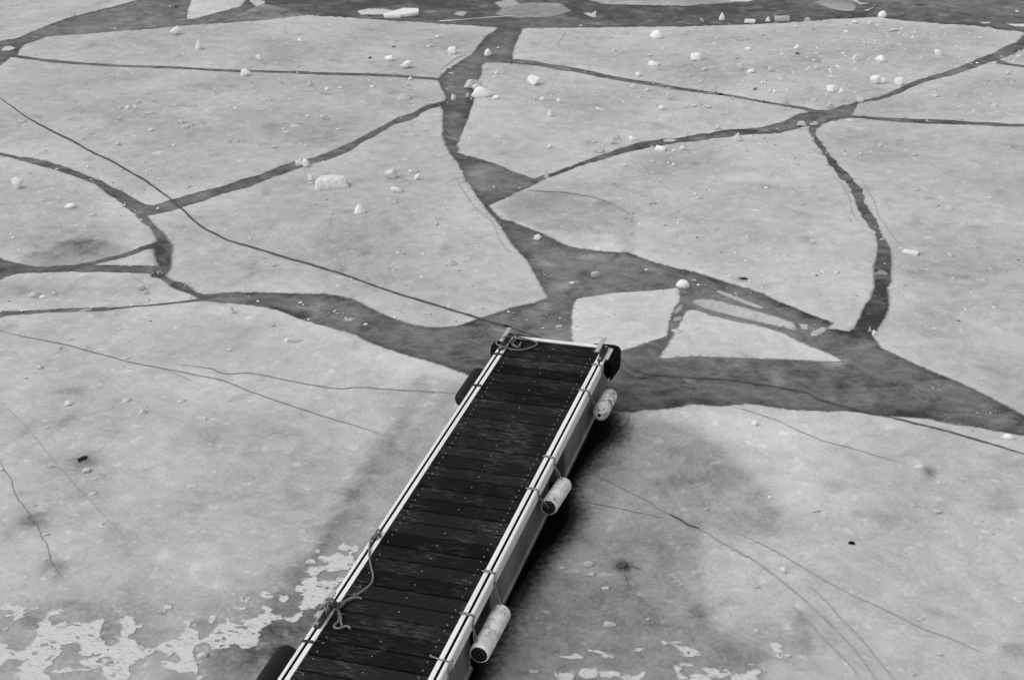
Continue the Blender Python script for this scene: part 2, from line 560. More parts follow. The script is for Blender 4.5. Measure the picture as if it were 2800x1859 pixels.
polys = []
ring = []
for poly, fade, dark, jit in W:
    jp = jitter_poly(poly, jit)
    wp = Parr(jp)[:, :2]
    polys.append((wp, fade, dark))
    s = len(pts2)
    pts2 += [tuple(v) for v in wp]
    edges += [(s + i, s + (i + 1) % len(wp)) for i in range(len(wp))]
    tn = np.roll(wp, -1, 0) - np.roll(wp, 1, 0)
    tn = np.stack([-tn[:, 1], tn[:, 0]], 1) / (np.linalg.norm(tn, axis=1)[:, None] + 1e-9)
    for k_ in (-1.1, 1.1, -.5, .5):
        ring += [tuple(v) for v in (wp + tn * min(fade, .05) * k_)[::1 if abs(k_) < 1 else 2]]

rs = np.random.RandomState(3)
gx, gy = np.meshgrid(np.arange(-40, 2860, 15.0), np.arange(-40, 1920, 13.0))
g = np.stack([gx.ravel(), gy.ravel()], 1) + rs.uniform(-6, 6, (gx.size, 2))
gx2, gy2 = np.meshgrid(np.arange(-1400, 4201, 80.0), np.arange(-260, 2500, 60.0))
g2 = np.stack([gx2.ravel(), gy2.ravel()], 1) + rs.uniform(-15, 15, (gx2.size, 2))
g2 = g2[~((g2[:, 0] > -45) & (g2[:, 0] < 2865) & (g2[:, 1] > -45) & (g2[:, 1] < 1925))]
gw = Parr(np.concatenate([g, g2]))[:, :2]
# drop grid points hugging an outline
kd = kdtree.KDTree(len(pts2))
for i, v in enumerate(pts2):
    kd.insert((v[0], v[1], 0), i)
kd.balance()
for v in ring:
    if kd.find((v[0], v[1], 0))[2] > .008 and -200 < proj((v[0], v[1], 0))[0] < 3000:
        pts2.append(v)
for v in gw:
    if kd.find((v[0], v[1], 0))[2] > .035:
        pts2.append((v[0], v[1]))
cv, ce, cf, _, _, _ = geometry.delaunay_2d_cdt([Vector(v) for v in pts2], edges, [], 0, 1e-6, False)
CV = np.array([(v.x, v.y) for v in cv])
CF = np.array([list(f) for f in cf if len(f) == 3])


def winding(poly, q):
    """winding number test of points q (n,2) against polygon"""
    inside = np.zeros(len(q), int)
    lo = poly.min(0); hi = poly.max(0)
    sel = np.where((q[:, 0] >= lo[0]) & (q[:, 0] <= hi[0]) & (q[:, 1] >= lo[1]) & (q[:, 1] <= hi[1]))[0]
    if len(sel) == 0:
        return inside
    x = q[sel, 0]; y = q[sel, 1]
    wn = np.zeros(len(sel), int)
    a = poly; b_ = np.roll(poly, -1, 0)
    for i in range(len(a)):
        x0, y0 = a[i]; x1, y1 = b_[i]
        lft = (x1 - x0) * (y - y0) - (x - x0) * (y1 - y0)
        wn += ((y0 <= y) & (y1 > y) & (lft > 0)).astype(int)
        wn -= ((y0 > y) & (y1 <= y) & (lft < 0)).astype(int)
    inside[sel] = wn
    return inside


cent = CV[CF].mean(1)
inch = np.zeros(len(CF), bool)
for wp, fade, dark in polys:
    inch |= winding(wp, cent) != 0
keep = np.where(~inch)[0]

# connected components of what is left: the floes
em = {}
for ti in keep:
    t = CF[ti]
    for a, b_ in ((t[0], t[1]), (t[1], t[2]), (t[2], t[0])):
        em.setdefault((min(a, b_), max(a, b_)), []).append(ti)
par = {int(t): int(t) for t in keep}


def find(a):
    while par[a] != a:
        par[a] = par[par[a]]
        a = par[a]
    return a


for k, l in em.items():
    if len(l) == 2:
        a, b_ = find(int(l[0])), find(int(l[1]))
        if a != b_:
            par[a] = b_
comp = {}
for t in keep:
    comp.setdefault(find(int(t)), []).append(int(t))

# distance of every vertex to every channel margin
dist = np.full(len(CV), 9.0)
edgev = np.full(len(CV), 9.0)
dnum = np.full(len(CV), 1e-9)
dden = np.full(len(CV), 1e-8)
for wp, fade, dark in polys:
    k2 = kdtree.KDTree(len(wp) * 3)
    nx = np.roll(wp, -1, 0)
    c = 0
    for i in range(len(wp)):
        for f_ in (0, 1 / 3, 2 / 3):
            v = wp[i] * (1 - f_) + nx[i] * f_
            k2.insert((v[0], v[1], 0), c); c += 1
    k2.balance()
    lo = wp.min(0) - .8; hi = wp.max(0) + .8
    for i in np.where((CV[:, 0] > lo[0]) & (CV[:, 0] < hi[0]) & (CV[:, 1] > lo[1]) & (CV[:, 1] < hi[1]))[0]:
        d = k2.find((CV[i, 0], CV[i, 1], 0))[2]
        if d < dist[i]:
            dist[i] = d
        e = d / (fade * (1 + .6 * mnoise.noise((CV[i, 0] * 1.5, CV[i, 1] * 1.5, 2.0))))
        if e < edgev[i]:
            edgev[i] = e
        w_ = math.exp(-3 * min(e, 6))
        dnum[i] += w_ * dark
        dden[i] += w_

darkv = dnum / dden

# stains and pale clouds in the ice, (photo x, y, radius x, radius y, amount)
STAIN = [(2090, 1360, 50, 60, -.03), (2150, 1750, 55, 30, -.10), (2030, 1770, 60, 45, -.05),
         (1702, 1545, 24, 14, -.30), (1712, 1580, 8, 26, -.14), (235, 1262, 42, 20, -.22), (82, 1412, 26, 10, -.22), (90, 1430, 40, 10, -.2), (145, 1545, 36, 15, -.24), (160, 1570, 14, 22, -.16), (100, 1440, 70, 14, -.08),
         (50, 1352, 22, 7, -.2), (2545, 1290, 18, 10, -.26), (2032, 764, 18, 5, -.28), (450, 1520, 26, 18, .13), (535, 1545, 20, 12, .08), (780, 350, 300, 60, -.03), (1050, 640, 120, 80, -.05), (900, 690, 90, 60, -.06), (300, 1000, 300, 80, .02),
         (2050, 1180, 250, 60, .09), (2250, 1180, 300, 60, .06), (1660, 640, 110, 45, .07), (1690, 560, 60, 30, -.02), (1280, 890, 200, 60, .04), (1900, 760, 180, 50, .05), (100, 905, 120, 30, -.04), (60, 1000, 160, 60, .02), (240, 650, 140, 35, -.07), (80, 780, 60, 30, -.09), (120, 745, 200, 30, .02),
         (1630, 700, 140, 60, .03), (560, 1180, 140, 60, -.04), (350, 1130, 160, 50, -.03), (2620, 1550, 180, 120, -.04), (1780, 1250, 90, 50, .03), (1700, 1390, 90, 40, .03), (1620, 1560, 60, 40, .02), (900, 1720, 200, 90, -.07), (300, 1680, 400, 80, -.04), (650, 1790, 160, 80, -.06),
         (1180, 1010, 90, 40, .06), (700, 880, 260, 40, .05), (1030, 980, 120, 35, .05), (1620, 1640, 260, 200, -.02), (850, 1640, 260, 180, -.05), (300, 1780, 500, 90, -.06), (2200, 1750, 500, 150, -.03), (2030, 487, 60, 10, .12), (2120, 494, 40, 9, .10), (2180, 475, 60, 12, .05), (250, 130, 500, 90, -.03), (900, 200, 500, 120, -.03), (2100, 180, 700, 100, -.025), (2640, 420, 200, 90, -.02), (1720, 470, 200, 60, -.03), (2250, 1350, 140, 110, .05), (2150, 1560, 90, 60, .03), (1900, 1230, 150, 50, -.03)]
camd = np.stack([CV[:, 0], CV[:, 1], np.zeros(len(CV))], 1) - CAM_LOC
q = camd @ CR.T
PX = np.stack([1400 + FPX * q[:, 0] / q[:, 2], 929.5 + FPX * q[:, 1] / q[:, 2]], 1)
tonev = np.zeros(len(CV))
for sx, sy, rx, ry, am in STAIN:
    c = P(sx, sy)
    wx = rx * depth(c) / FPX
    wy = np.linalg.norm(P(sx, sy - ry) - P(sx, sy + ry)) * .5
    dx, dy = CV[:, 0] - c[0], CV[:, 1] - c[1]
    yaw = math.radians(14)
    ax = dx * math.cos(yaw) + dy * math.sin(yaw)
    ay = -dx * math.sin(yaw) + dy * math.cos(yaw)
    warp = np.array([mnoise.noise((x * 2.2, y * 2.2, 4.0)) for x, y in CV]) if False else 0
    tonev += am * np.exp(-((ax / wx) ** 2 + (ay / wy) ** 2))

PSTAIN = [(tp('T5', [(120, 825), (300, 740), (500, 690), (740, 620), (800, 640), (1000, 690), (1150, 730), (950, 800), (800, 840), (500, 870), (250, 880)]), -.16, 5),
          (tp('T5', [(-300, 955), (0, 960), (150, 975), (250, 1050), (330, 1090), (240, 1130), (0, 1160), (-300, 1180)]), -.09, 10),
          (tp('T7', [(-60, 270), (130, 225), (450, 240), (620, 270), (800, 310), (900, 355), (970, 405), (1030, 445), (1045, 520), (1065, 640), (1055, 750), (960, 745), (900, 660), (700, 580), (450, 580), (250, 560), (60, 490), (-60, 420)]), -.125, 6),
          ([(1960, 1200), (2000, 1262), (2060, 1300), (2120, 1350), (2110, 1384), (2140, 1422), (2165, 1455), (2110, 1471), (2033, 1460), (1960, 1440), (1900, 1380), (1860, 1330), (1880, 1260)], -.035, 60),
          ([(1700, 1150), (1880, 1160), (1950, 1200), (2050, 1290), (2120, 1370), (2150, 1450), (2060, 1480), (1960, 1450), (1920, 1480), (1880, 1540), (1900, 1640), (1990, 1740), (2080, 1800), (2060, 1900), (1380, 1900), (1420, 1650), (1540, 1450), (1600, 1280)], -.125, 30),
          ([(1215, 1040), (1300, 1050), (1120, 1380), (960, 1600), (860, 1720), (700, 1900), (420, 1900), (640, 1760), (850, 1520), (1000, 1350), (1100, 1180)], -.095, 30),
          ([(-100, 1650), (300, 1640), (620, 1640), (800, 1560), (860, 1640), (760, 1900), (-100, 1900)], -.05, 60),
          ([(1190, 1030), (1160, 1080), (1100, 1180), (1040, 1290), (975, 1400), (900, 1490), (830, 1570), (790, 1590), (840, 1510), (915, 1400), (1000, 1270), (1060, 1160), (1110, 1080), (1150, 1020)], -.15, 20),
          ([(1180, 1060), (1150, 1180), (1060, 1330), (960, 1460), (900, 1520), (830, 1620), (860, 1640), (1060, 1400), (1260, 1080)], -.02, 40),
          ([(1830, 1500), (1900, 1600), (1990, 1700), (2080, 1790), (2000, 1830), (1940, 1760), (1850, 1650), (1800, 1560)], -.04, 40),
          ([(1480, 1560), (1650, 1520), (1800, 1600), (1900, 1760), (1960, 1900), (1400, 1900), (1400, 1760)], -.02, 60)]
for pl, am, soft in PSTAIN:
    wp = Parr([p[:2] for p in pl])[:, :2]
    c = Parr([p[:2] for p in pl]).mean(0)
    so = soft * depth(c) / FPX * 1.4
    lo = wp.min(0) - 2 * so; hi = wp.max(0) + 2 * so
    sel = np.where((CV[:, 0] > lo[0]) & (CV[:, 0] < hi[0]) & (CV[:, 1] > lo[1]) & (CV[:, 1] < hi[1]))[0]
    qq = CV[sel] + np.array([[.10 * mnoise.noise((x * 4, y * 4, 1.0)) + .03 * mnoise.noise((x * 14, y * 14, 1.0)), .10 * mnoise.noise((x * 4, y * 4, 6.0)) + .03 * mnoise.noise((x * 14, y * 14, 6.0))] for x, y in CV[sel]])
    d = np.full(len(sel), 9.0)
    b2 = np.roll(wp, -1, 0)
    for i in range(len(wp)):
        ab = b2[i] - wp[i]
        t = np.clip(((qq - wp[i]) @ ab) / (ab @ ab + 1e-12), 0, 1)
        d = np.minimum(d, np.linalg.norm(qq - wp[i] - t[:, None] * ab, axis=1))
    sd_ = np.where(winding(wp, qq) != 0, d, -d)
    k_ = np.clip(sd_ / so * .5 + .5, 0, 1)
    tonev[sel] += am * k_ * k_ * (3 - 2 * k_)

FLOES = [((120, 30), 'pale floe in the far upper left corner beyond the dark gap', .01, 'corner floe'),
         ((600, 125), 'long narrow floe between the far channel and the thin straight crack', .0, 'long narrow floe'),
         ((600, 320), 'large left floe bounded below by the wide diagonal crack', -.01, 'large left floe'),
         ((100, 560), 'left edge floe under the curved crack', .0, 'left edge floe'),
         ((370, 715), 'small pale sliver of ice enclosed between two cracks at left', -.04, 'sliver at left'),
         ((250, 800), 'low tongue-shaped floe at the left edge above the near floe', .0, 'tongue floe'),
         ((900, 650), 'big wedge-shaped central floe pointing at the pontoon tip', -.01, 'wedge floe'),
         ((1800, 160), 'far right floe littered with the most ice chunks', .01, 'littered far floe'),
         ((1600, 320), 'middle floe with chunks between two converging cracks', .01, 'middle floe'),
         ((2600, 260), 'right edge floe between the diagonal crack and the thin crack', .0, 'right edge floe'),
         ((2785, 160), 'small corner of a floe at the far right edge above a hairline crack', .0, 'right corner floe'),
         ((1900, 600), 'broad pale floe right of the central dark channel', .015, 'broad pale floe'),
         ((2600, 800), 'large right floe beyond the upright dark channel', .0, 'large right floe'),
         ((1700, 880), 'bright four-sided floe just beyond the pontoon tip', .10, 'four-sided floe'),
         ((2000, 930), 'bright triangular floe in the dark channel', .10, 'triangular floe'),
         ((500, 1300), 'near floe left of the pontoon with frost along its lower edge', -.05, 'near left floe'),
         ((2300, 1400), 'near floe right of the pontoon with long double cracks', -.05, 'near right floe')]


def floe_mesh(tris, tone, name):
    vs = sorted({int(v) for t in tris for v in CF[t]})
    ix = {v: i for i, v in enumerate(vs)}
    faces = [tuple(ix[int(v)] for v in CF[t]) for t in tris]
    ec = {}
    for f in faces:
        for a, b_ in ((f[0], f[1]), (f[1], f[2]), (f[2], f[0])):
            ec[(a, b_)] = 1
    bound = [(a, b_) for (a, b_) in ec if (b_, a) not in ec]
    verts = []
    for v in vs:
        z = -.003 * max(0.0, 1 - edgev[v]) if edgev[v] < 1 else 0.0
        z += .002 * mnoise.noise((CV[v, 0] * 1.7, CV[v, 1] * 1.7, 0.5)) * min(1, dist[v] * 4)
        verts.append((CV[v, 0], CV[v, 1], z))
    n0 = len(verts)
    bi = {}
    for a, b_ in bound:
        for k in (a, b_):
            if k not in bi:
                bi[k] = len(verts)
                verts.append(verts[k])
                verts.append((verts[k][0], verts[k][1], -.10))
    skirt = [(bi[b_], bi[a], bi[a] + 1, bi[b_] + 1) for a, b_ in bound]
    o = mesh(name, verts, faces + skirt, MAT['floe'])
    me = o.data
    E_ = np.clip(edgev[vs], 0, 1); D_ = np.clip(dist[vs], 0, 1); T_ = tonev[vs] + tone; K_ = darkv[vs]
    for nm, arr in (('edge', E_), ('dist', D_), ('tone', T_), ('dark', K_)):
        full = np.concatenate([arr, np.zeros(len(verts) - n0) + (0.0 if nm != 'dark' else .10)])
        at = me.attributes.new(nm, 'FLOAT', 'POINT')
        at.data.foreach_set('value', full.astype(np.float32))
    sm = [True] * len(faces) + [False] * len(skirt)
    me.polygons.foreach_set('use_smooth', sm)
    return o


floe_of_tri = {}
used = {}
for root, tris in comp.items():
    a = CV[CF[tris]]
    area = .5 * np.abs((a[:, 1, 0] - a[:, 0, 0]) * (a[:, 2, 1] - a[:, 0, 1]) - (a[:, 2, 0] - a[:, 0, 0]) * (a[:, 1, 1] - a[:, 0, 1])).sum()
    if area < .02:
        continue
    lab = None
    cpx = PX[CF[tris]].mean(1)
    for (sx, sy), l, tone, short in FLOES:
        w = P(sx, sy)[:2]
        # seed inside component?
        tri = a
        d1 = (tri[:, 1, 0] - tri[:, 0, 0]) * (w[1] - tri[:, 0, 1]) - (w[0] - tri[:, 0, 0]) * (tri[:, 1, 1] - tri[:, 0, 1])
        d2 = (tri[:, 2, 0] - tri[:, 1, 0]) * (w[1] - tri[:, 1, 1]) - (w[0] - tri[:, 1, 0]) * (tri[:, 2, 1] - tri[:, 1, 1])
        d3 = (tri[:, 0, 0] - tri[:, 2, 0]) * (w[1] - tri[:, 2, 1]) - (w[0] - tri[:, 2, 0]) * (tri[:, 0, 1] - tri[:, 2, 1])
        if ((d1 >= 0) & (d2 >= 0) & (d3 >= 0)).any() or ((d1 <= 0) & (d2 <= 0) & (d3 <= 0)).any():
            lab = (l, tone, short)
            break
    inframe = ((cpx[:, 0] > 0) & (cpx[:, 0] < 2800) & (cpx[:, 1] > 0) & (cpx[:, 1] < 1859)).any()
    if lab is None:
        print('UNNAMED floe area %.3f px' % area, cpx.mean(0).round(), inframe)
        if inframe:
            if area < .06:
                continue
            lab = ('small ice piece left between cracks', -.03, 'small piece')
        else:
            lab = ('pale floe beyond the far channel', .0, 'outer floe')
    o = floe_mesh(tris, lab[1], 'ice_floe')
    if lab[0] in used:
        print('DUP floe', lab[0])
    used[lab[0]] = 1
    tag(o, lab[0], 'ice floe', 'ice floes')
    for t in tris:
        floe_of_tri[t] = lab[2]

# base: the dark refrozen water under and between the floes, out to the horizon
R0 = 2500
base = mesh('water', [(-R0, -R0, -.02), (R0, -R0, -.02), (R0, R0, -.02), (-R0, R0, -.02)], [(0, 1, 2, 3)], MAT['dark'])
tag(base, 'dark refrozen water between the floes', None, None, 'structure')
# thin refrozen ice in the channels and open melt water round the pontoon
inmelt = winding(polys[-1][0], cent) != 0
CSTAIN = [(1900, 30, 1000, 40, -.095), (900, 20, 400, 30, -.085), (300, 60, 200, 30, .02), (2420, 640, 40, 60, .0), (2415, 790, 50, 90, -.05), (2380, 900, 60, 40, -.05), (2250, 860, 120, 40, -.045), (2300, 1010, 300, 40, -.03), (2200, 1080, 500, 30, -.02), (1640, 720, 120, 40, .035), (1560, 900, 90, 40, .04), (1250, 900, 120, 25, .015), (950, 850, 90, 25, .03),
          (1306, 472, 22, 14, .09), (1540, 775, 24, 36, .07), (1300, 400, 40, 40, -.02), (1350, 520, 60, 20, -.02), (1265, 320, 20, 30, -.02), (1700, 640, 60, 20, -.03), (1850, 690, 60, 20, -.04), (2000, 745, 60, 20, -.045), (1950, 880, 60, 10, -.04), (1370, 130, 30, 60, .01), (1750, 1075, 60, 15, -.03), (1850, 1085, 60, 15, -.03), (2050, 1000, 140, 12, -.02), (2280, 985, 40, 14, .05), (2160, 930, 40, 8, .03), (30, 740, 60, 14, -.03), (440, 690, 16, 20, -.04), (700, 830, 60, 16, -.02), (1100, 905, 90, 20, -.01)]
ctone = np.zeros(len(CV))
for sx, sy, rx, ry, am in CSTAIN:
    c = P(sx, sy)
    wx = rx * depth(c) / FPX
    wy = np.linalg.norm(P(sx, sy - ry) - P(sx, sy + ry)) * .5
    ctone += am * np.exp(-(((CV[:, 0] - c[0]) / wx) ** 2 + ((CV[:, 1] - c[1]) / wy) ** 2))
km = kdtree.KDTree(len(polys[-1][0]))
for i, v in enumerate(polys[-1][0]):
    km.insert((v[0], v[1], 0), i)
km.balance()


def sheet(sel, name, mat, z, label):
    vs = sorted({int(v) for t in sel for v in CF[t]})
    ix = {v: i for i, v in enumerate(vs)}
    o = mesh(name, [(CV[v, 0], CV[v, 1], z) for v in vs], [tuple(ix[int(v)] for v in CF[t]) for t in sel], mat)
    tv = np.array([ctone[v] - .13 * math.exp(-km.find((CV[v, 0], CV[v, 1], 0))[2] / .07) for v in vs])
    for nm, arr in (('tone', tv), ('dist', np.clip(dist[vs], 0, 1))):
        at = o.data.attributes.new(nm, 'FLOAT', 'POINT')
        at.data.foreach_set('value', arr.astype(np.float32))
    return tag(o, label, None, None, 'structure')


sheet(np.where(inch & ~inmelt)[0], 'thin_ice', MAT['dark'], -.0042, 'dark thin ice in the channels between the floes')
sheet(np.where(inmelt)[0], 'melt_water', MAT['melt'], -.0040, 'black open water along the pontoon side')


# loose slabs frozen in the channels
SLABZ = [-.0042]


def slab(pts, tone, fade, label, dark=.155, z=None, jit=1.2, name='ice_fragment', cat='ice slab', grp='slabs frozen into the channels'):
    SLABZ[0] += .0002
    z = SLABZ[0]
    jp = jitter_poly(pts, jit)
    wp = Parr(jp)[:, :2]
    lo, hi = jp.min(0), jp.max(0)
    step = max(4.0, (hi - lo).max() / 40)
    gx, gy = np.meshgrid(np.arange(lo[0], hi[0], step), np.arange(lo[1], hi[1], step * .6))
    gg = np.stack([gx.ravel(), gy.ravel()], 1) + rs.uniform(-step * .25, step * .25, (gx.size, 2))
    gw_ = Parr(gg)[:, :2] if len(gg) else np.zeros((0, 2))
    gw_ = gw_[winding(wp, gw_) != 0] if len(gw_) else gw_
    k2 = kdtree.KDTree(len(wp))
    for i, v in enumerate(wp):
        k2.insert((v[0], v[1], 0), i)
    k2.balance()
    gw_ = [v for v in gw_ if k2.find((v[0], v[1], 0))[2] > .006]
    allp = [Vector(v) for v in wp] + [Vector(v) for v in gw_]
    n = len(wp)
    v2, _, f2, _, _, _ = geometry.delaunay_2d_cdt(allp, [(i, (i + 1) % n) for i in range(n)], [], 0, 1e-6, False)
    A = np.array([(v.x, v.y) for v in v2])
    fs = [f for f in f2 if len(f) == 3]
    c = np.array([A[list(f)].mean(0) for f in fs])
    ok = winding(wp, c) != 0
    fs = [tuple(f) for f, k in zip(fs, ok) if k]
    d = np.array([k2.find((v[0], v[1], 0))[2] for v in A])
    e = np.clip(d / fade, 0, 1)
    verts = [(A[i, 0], A[i, 1], z + .0015 * e[i]) for i in range(len(A))]
    ec = {}
    for f in fs:
        for a, b_ in ((f[0], f[1]), (f[1], f[2]), (f[2], f[0])):
            ec[(a, b_)] = 1
    bi = {}
    sk = []
    for a, b_ in [k for k in ec if (k[1], k[0]) not in ec]:
        for k in (a, b_):
            if k not in bi:
                bi[k] = len(verts)
                verts.append(verts[k])
                verts.append((verts[k][0], verts[k][1], -.06))
        sk.append((bi[b_], bi[a], bi[a] + 1, bi[b_] + 1))
    o = mesh(name, verts, fs + sk, MAT['floe'])
    ext = len(verts) - len(A)
    for nm, arr in (('edge', e), ('dist', np.clip(d + .2, 0, 1)), ('tone', np.full(len(A), tone)), ('dark', np.full(len(A), dark))):
        at = o.data.attributes.new(nm, 'FLOAT', 'POINT')
        at.data.foreach_set('value', np.concatenate([arr, np.full(ext, 0.0 if nm != 'dark' else .06)]).astype(np.float32))
    o.data.polygons.foreach_set('use_smooth', [True] * len(fs) + [False] * len(sk))
    tag(o, label, cat, grp)
    return o


slab([(1567, 826), (1578, 815), (1620, 807), (1671, 799), (1760, 794), (1810, 789), (1853, 785), (1862, 800), (1859, 826), (1846, 842), (1838, 858), (1834, 874), (1830, 895), (1826, 919), (1776, 935), (1720, 954), (1660, 972), (1620, 978), (1568, 968), (1564, 950), (1560, 905), (1561, 865)], .10, .035, 'bright four-sided floe just beyond the pontoon tip', name='ice_floe', cat='ice floe', grp='ice floes')
slab([(1799, 977), (1820, 945), (1845, 900), (1873, 852), (1880, 846), (1897, 843), (1955, 862), (2010, 876), (2071, 886), (2129, 903), (2180, 926), (2240, 952), (2299, 979), (2312, 989), (2280, 990), (2153, 984), (2040, 980), (1920, 975), (1850, 977), (1820, 982)], .10, .035, 'bright triangular floe in the dark channel', name='ice_floe', cat='ice floe', grp='ice floes')
slab(tp('G', [(165, 540), (200, 490), (420, 490), (700, 560), (1000, 640), (1280, 730), (1400, 770), (1430, 870), (1380, 880), (1200, 840), (800, 750), (550, 690), (300, 620), (200, 570)]), -.01, .07, 'long dim slab lying in the channel above the triangular floe')
slab(tp('G', [(465, 395), (560, 410), (800, 500), (1050, 600), (1000, 625), (800, 570), (550, 470), (480, 430)]), -.02, .04, 'narrow pale sliver slab beside the long dim slab')
slab(tp('G', [(1420, 780), (1550, 800), (1540, 860), (1470, 860)]), -.05, .03, 'small square slab at the right end of the long dim slab')
slab(tp('G', [(1560, 910), (1600, 870), (1720, 820), (1770, 840), (1740, 890), (1650, 940), (1590, 935)]), -.05, .03, 'tilted lozenge slab under the corner of the broad pale floe')
slab(tp('T7', [(1440, 1195), (1470, 1200), (1450, 1250), (1390, 1290), (1385, 1250)]), -.12, .03, 'upper small slab in the gap beside the triangular floe')
slab(tp('T7', [(1380, 1310), (1450, 1290), (1470, 1330), (1380, 1350)]), -.12, .03, 'lower small slab in the gap beside the triangular floe')
slab(tp('T1', [(1640, 0), (1610, 80), (1600, 170), (1700, 155), (1790, 130), (2060, 60), (2140, -40), (1680, -60)]), .06, .05, 'pale slab at the top edge left of the far channel')
slab(tp('T2', [(-60, -30), (80, 10), (70, 35), (0, 60), (-50, 20)]), .04, .04, 'small pale wedge slab at the top edge')
slab(tp('T2', [(60, 30), (200, 60), (420, 130), (200, 160), (-40, 172), (-300, 190), (-120, 110)]), -.24, .05, 'thin grey slab against the far edge of the long narrow floe')
slab(tp('T2', [(860, 95), (960, 72), (1100, 75), (1190, 90), (1160, 128), (900, 130)]), .05, .05, 'oval grey slab in the far channel behind the white plate')
slab(tp('T2', [(1680, 130), (1730, 100), (1820, 100), (1780, 140)]), -.06, .05, 'small dim slab right of the white plate')
slab(tp('T2', [(2040, 25), (2195, -20), (2300, 60), (2290, 110), (2195, 120), (2110, 80)]), -.1, .05, 'dim rounded slab near the top edge')
slab(tp('T3', [(-50, 40), (200, 20), (420, 30), (520, 100), (330, 150), (60, 160), (-160, 130)]), -.17, .08, 'wide grey slab in the far channel left of the star-shaped piece')
slab(tp('T3', [(600, 110), (680, 115), (725, 90), (722, 150), (690, 150)]), .06, .03, 'star-shaped pale piece in the far channel')
slab(tp('T3', [(500, -160), (2100, -200), (1900, 25), (1500, 55), (1150, 50), (780, 40), (640, 0)]), -.10, .06, 'broad grey slab along the top edge behind the far channel')
slab(tp('T3', [(1850, 15), (1880, -60), (2260, -60), (2180, -10), (2000, 20)]), .10, .04, 'bright slab end at the top edge')
slab(tp('T4', [(380, 20), (560, -30), (720, -10), (760, 60), (740, 98), (650, 100), (500, 70)]), -.17, .07, 'round grey slab left of the pale shards at top right')
slab(tp('T4', [(700, 0), (790, 40), (900, 30), (920, 55), (800, 98), (860, 95), (925, 50), (900, 30), (780, 20), (760, -10)]), .06, .03, 'pale bent shard at the top right')
slab(tp('T4', [(2020, 205), (2195, 205), (2300, 215), (2300, 235), (2120, 232)]), .14, .03, 'white strip of ice at the far right edge')
slab(tp('T4', [(1800, 190), (1900, 190), (1920, 205), (1840, 208)]), .0, .03, 'small pale strip left of the white strip')
slab(tp('T4', [(2110, 90), (2140, 85), (2165, 110), (2130, 112)]), .05, .02, 'small pale shard in the far channel at right')
slab(tp('T1', [(5, 435), (40, 400), (90, 395), (135, 405), (120, 425), (40, 445)]), .02, .04, 'rounded slab in the gap at the left edge')
slab(tp('T4', [(350, 1060), (400, 1040), (440, 1050), (420, 1075), (360, 1080)]), -.05, .04, 'oval slab in the crack junction at right')
slab(tp('T4', [(210, 1108), (330, 1085), (360, 1100), (330, 1112)]), .02, .03, 'thin slab edge under the clear chunk at the junction')

# white plate floating in the far channel
c = P(1115, 42)


def prism(pts_px, z0, z1, name, mat, top_tilt=0.0, parent=None):
    w = Parr(pts_px, z0)
    n = len(w)
    vs = [(v[0], v[1], z0) for v in w] + [(v[0], v[1], z1 + top_tilt * i / n) for i, v in enumerate(w)]
    fs = [tuple(range(n))[::-1], tuple(range(n, 2 * n))] + [(i, (i + 1) % n, n + (i + 1) % n, n + i) for i in range(n)]
    o = mesh(name, vs, fs, mat, parent)
    bm = bmesh.new(); bm.from_mesh(o.data)
    bmesh.ops.recalc_face_normals(bm, faces=bm.faces[:])
    bm.to_mesh(o.data); bm.free()
    return o


o = prism(tp('T2', [(1095, 152), (1150, 140), (1240, 112), (1260, 104), (1395, 106), (1398, 138), (1330, 150), (1250, 158), (1240, 164), (1110, 166)]), -.02, .05, 'ice_plate', MAT['w'])
tag(o, 'bright white thin plate of ice in the far channel', 'ice plate')
o = prism(tp('T2', [(1560, 190), (1800, 176), (2000, 160), (2195, 145), (2190, 149), (1880, 171), (1600, 194)]), -.02, .004, 'ice_ridge', MAT['w'])
tag(o, 'thin white ridge of ice lines in the far channel', 'ice ridge')


# ------------------------------------------------------------------ hairline cracks
def ribbon(pts, w, label, mat='crack', jit=1.0, z=.006, taper=True, halo=True):
    q = catmull([p[:2] for p in pts], 7)
    n = len(q)
    vs, fs = [], []
    for i in range(n):
        p = np.array(q[i][:2])
        a = q[max(i - 1, 0)]; c_ = q[min(i + 1, n - 1)]
        d = (c_ - a)[:2]; d = d / (np.linalg.norm(d) + 1e-9)
        nn = np.array([-d[1], d[0]])
        off = jit * (1.6 * mnoise.noise((i * .11, w, pts[0][0])) + 1.1 * mnoise.noise((i * .45, w, pts[0][1])) + .6 * mnoise.noise((i * 1.3, w, pts[0][1])))
        tt = min(1.0, i / (n * .12 + 1), (n - 1 - i) / (n * .12 + 1)) if taper else 1.0
        ww = w * .5 * (.65 + .5 * mnoise.noise((i * .3, 2.2, pts[0][0])) + .35) * (.25 + .75 * tt)
        c2 = p + nn * off
        for s in (-1, 1):
            v = P(*(c2 + nn * ww * s), z)
            vs.append(v)
        if i:
            k = 2 * i
            fs.append((k - 2, k - 1, k + 1, k))
    o = mesh('ice_crack', vs, fs, MAT[mat])
    for f in o.data.polygons:
        pass
    bm = bmesh.new(); bm.from_mesh(o.data)
    for f in bm.faces:
        if f.normal.z < 0:
            f.normal_flip()
    bm.to_mesh(o.data); bm.free()
    tag(o, label, 'crack', 'cracks in the ice')
    return o


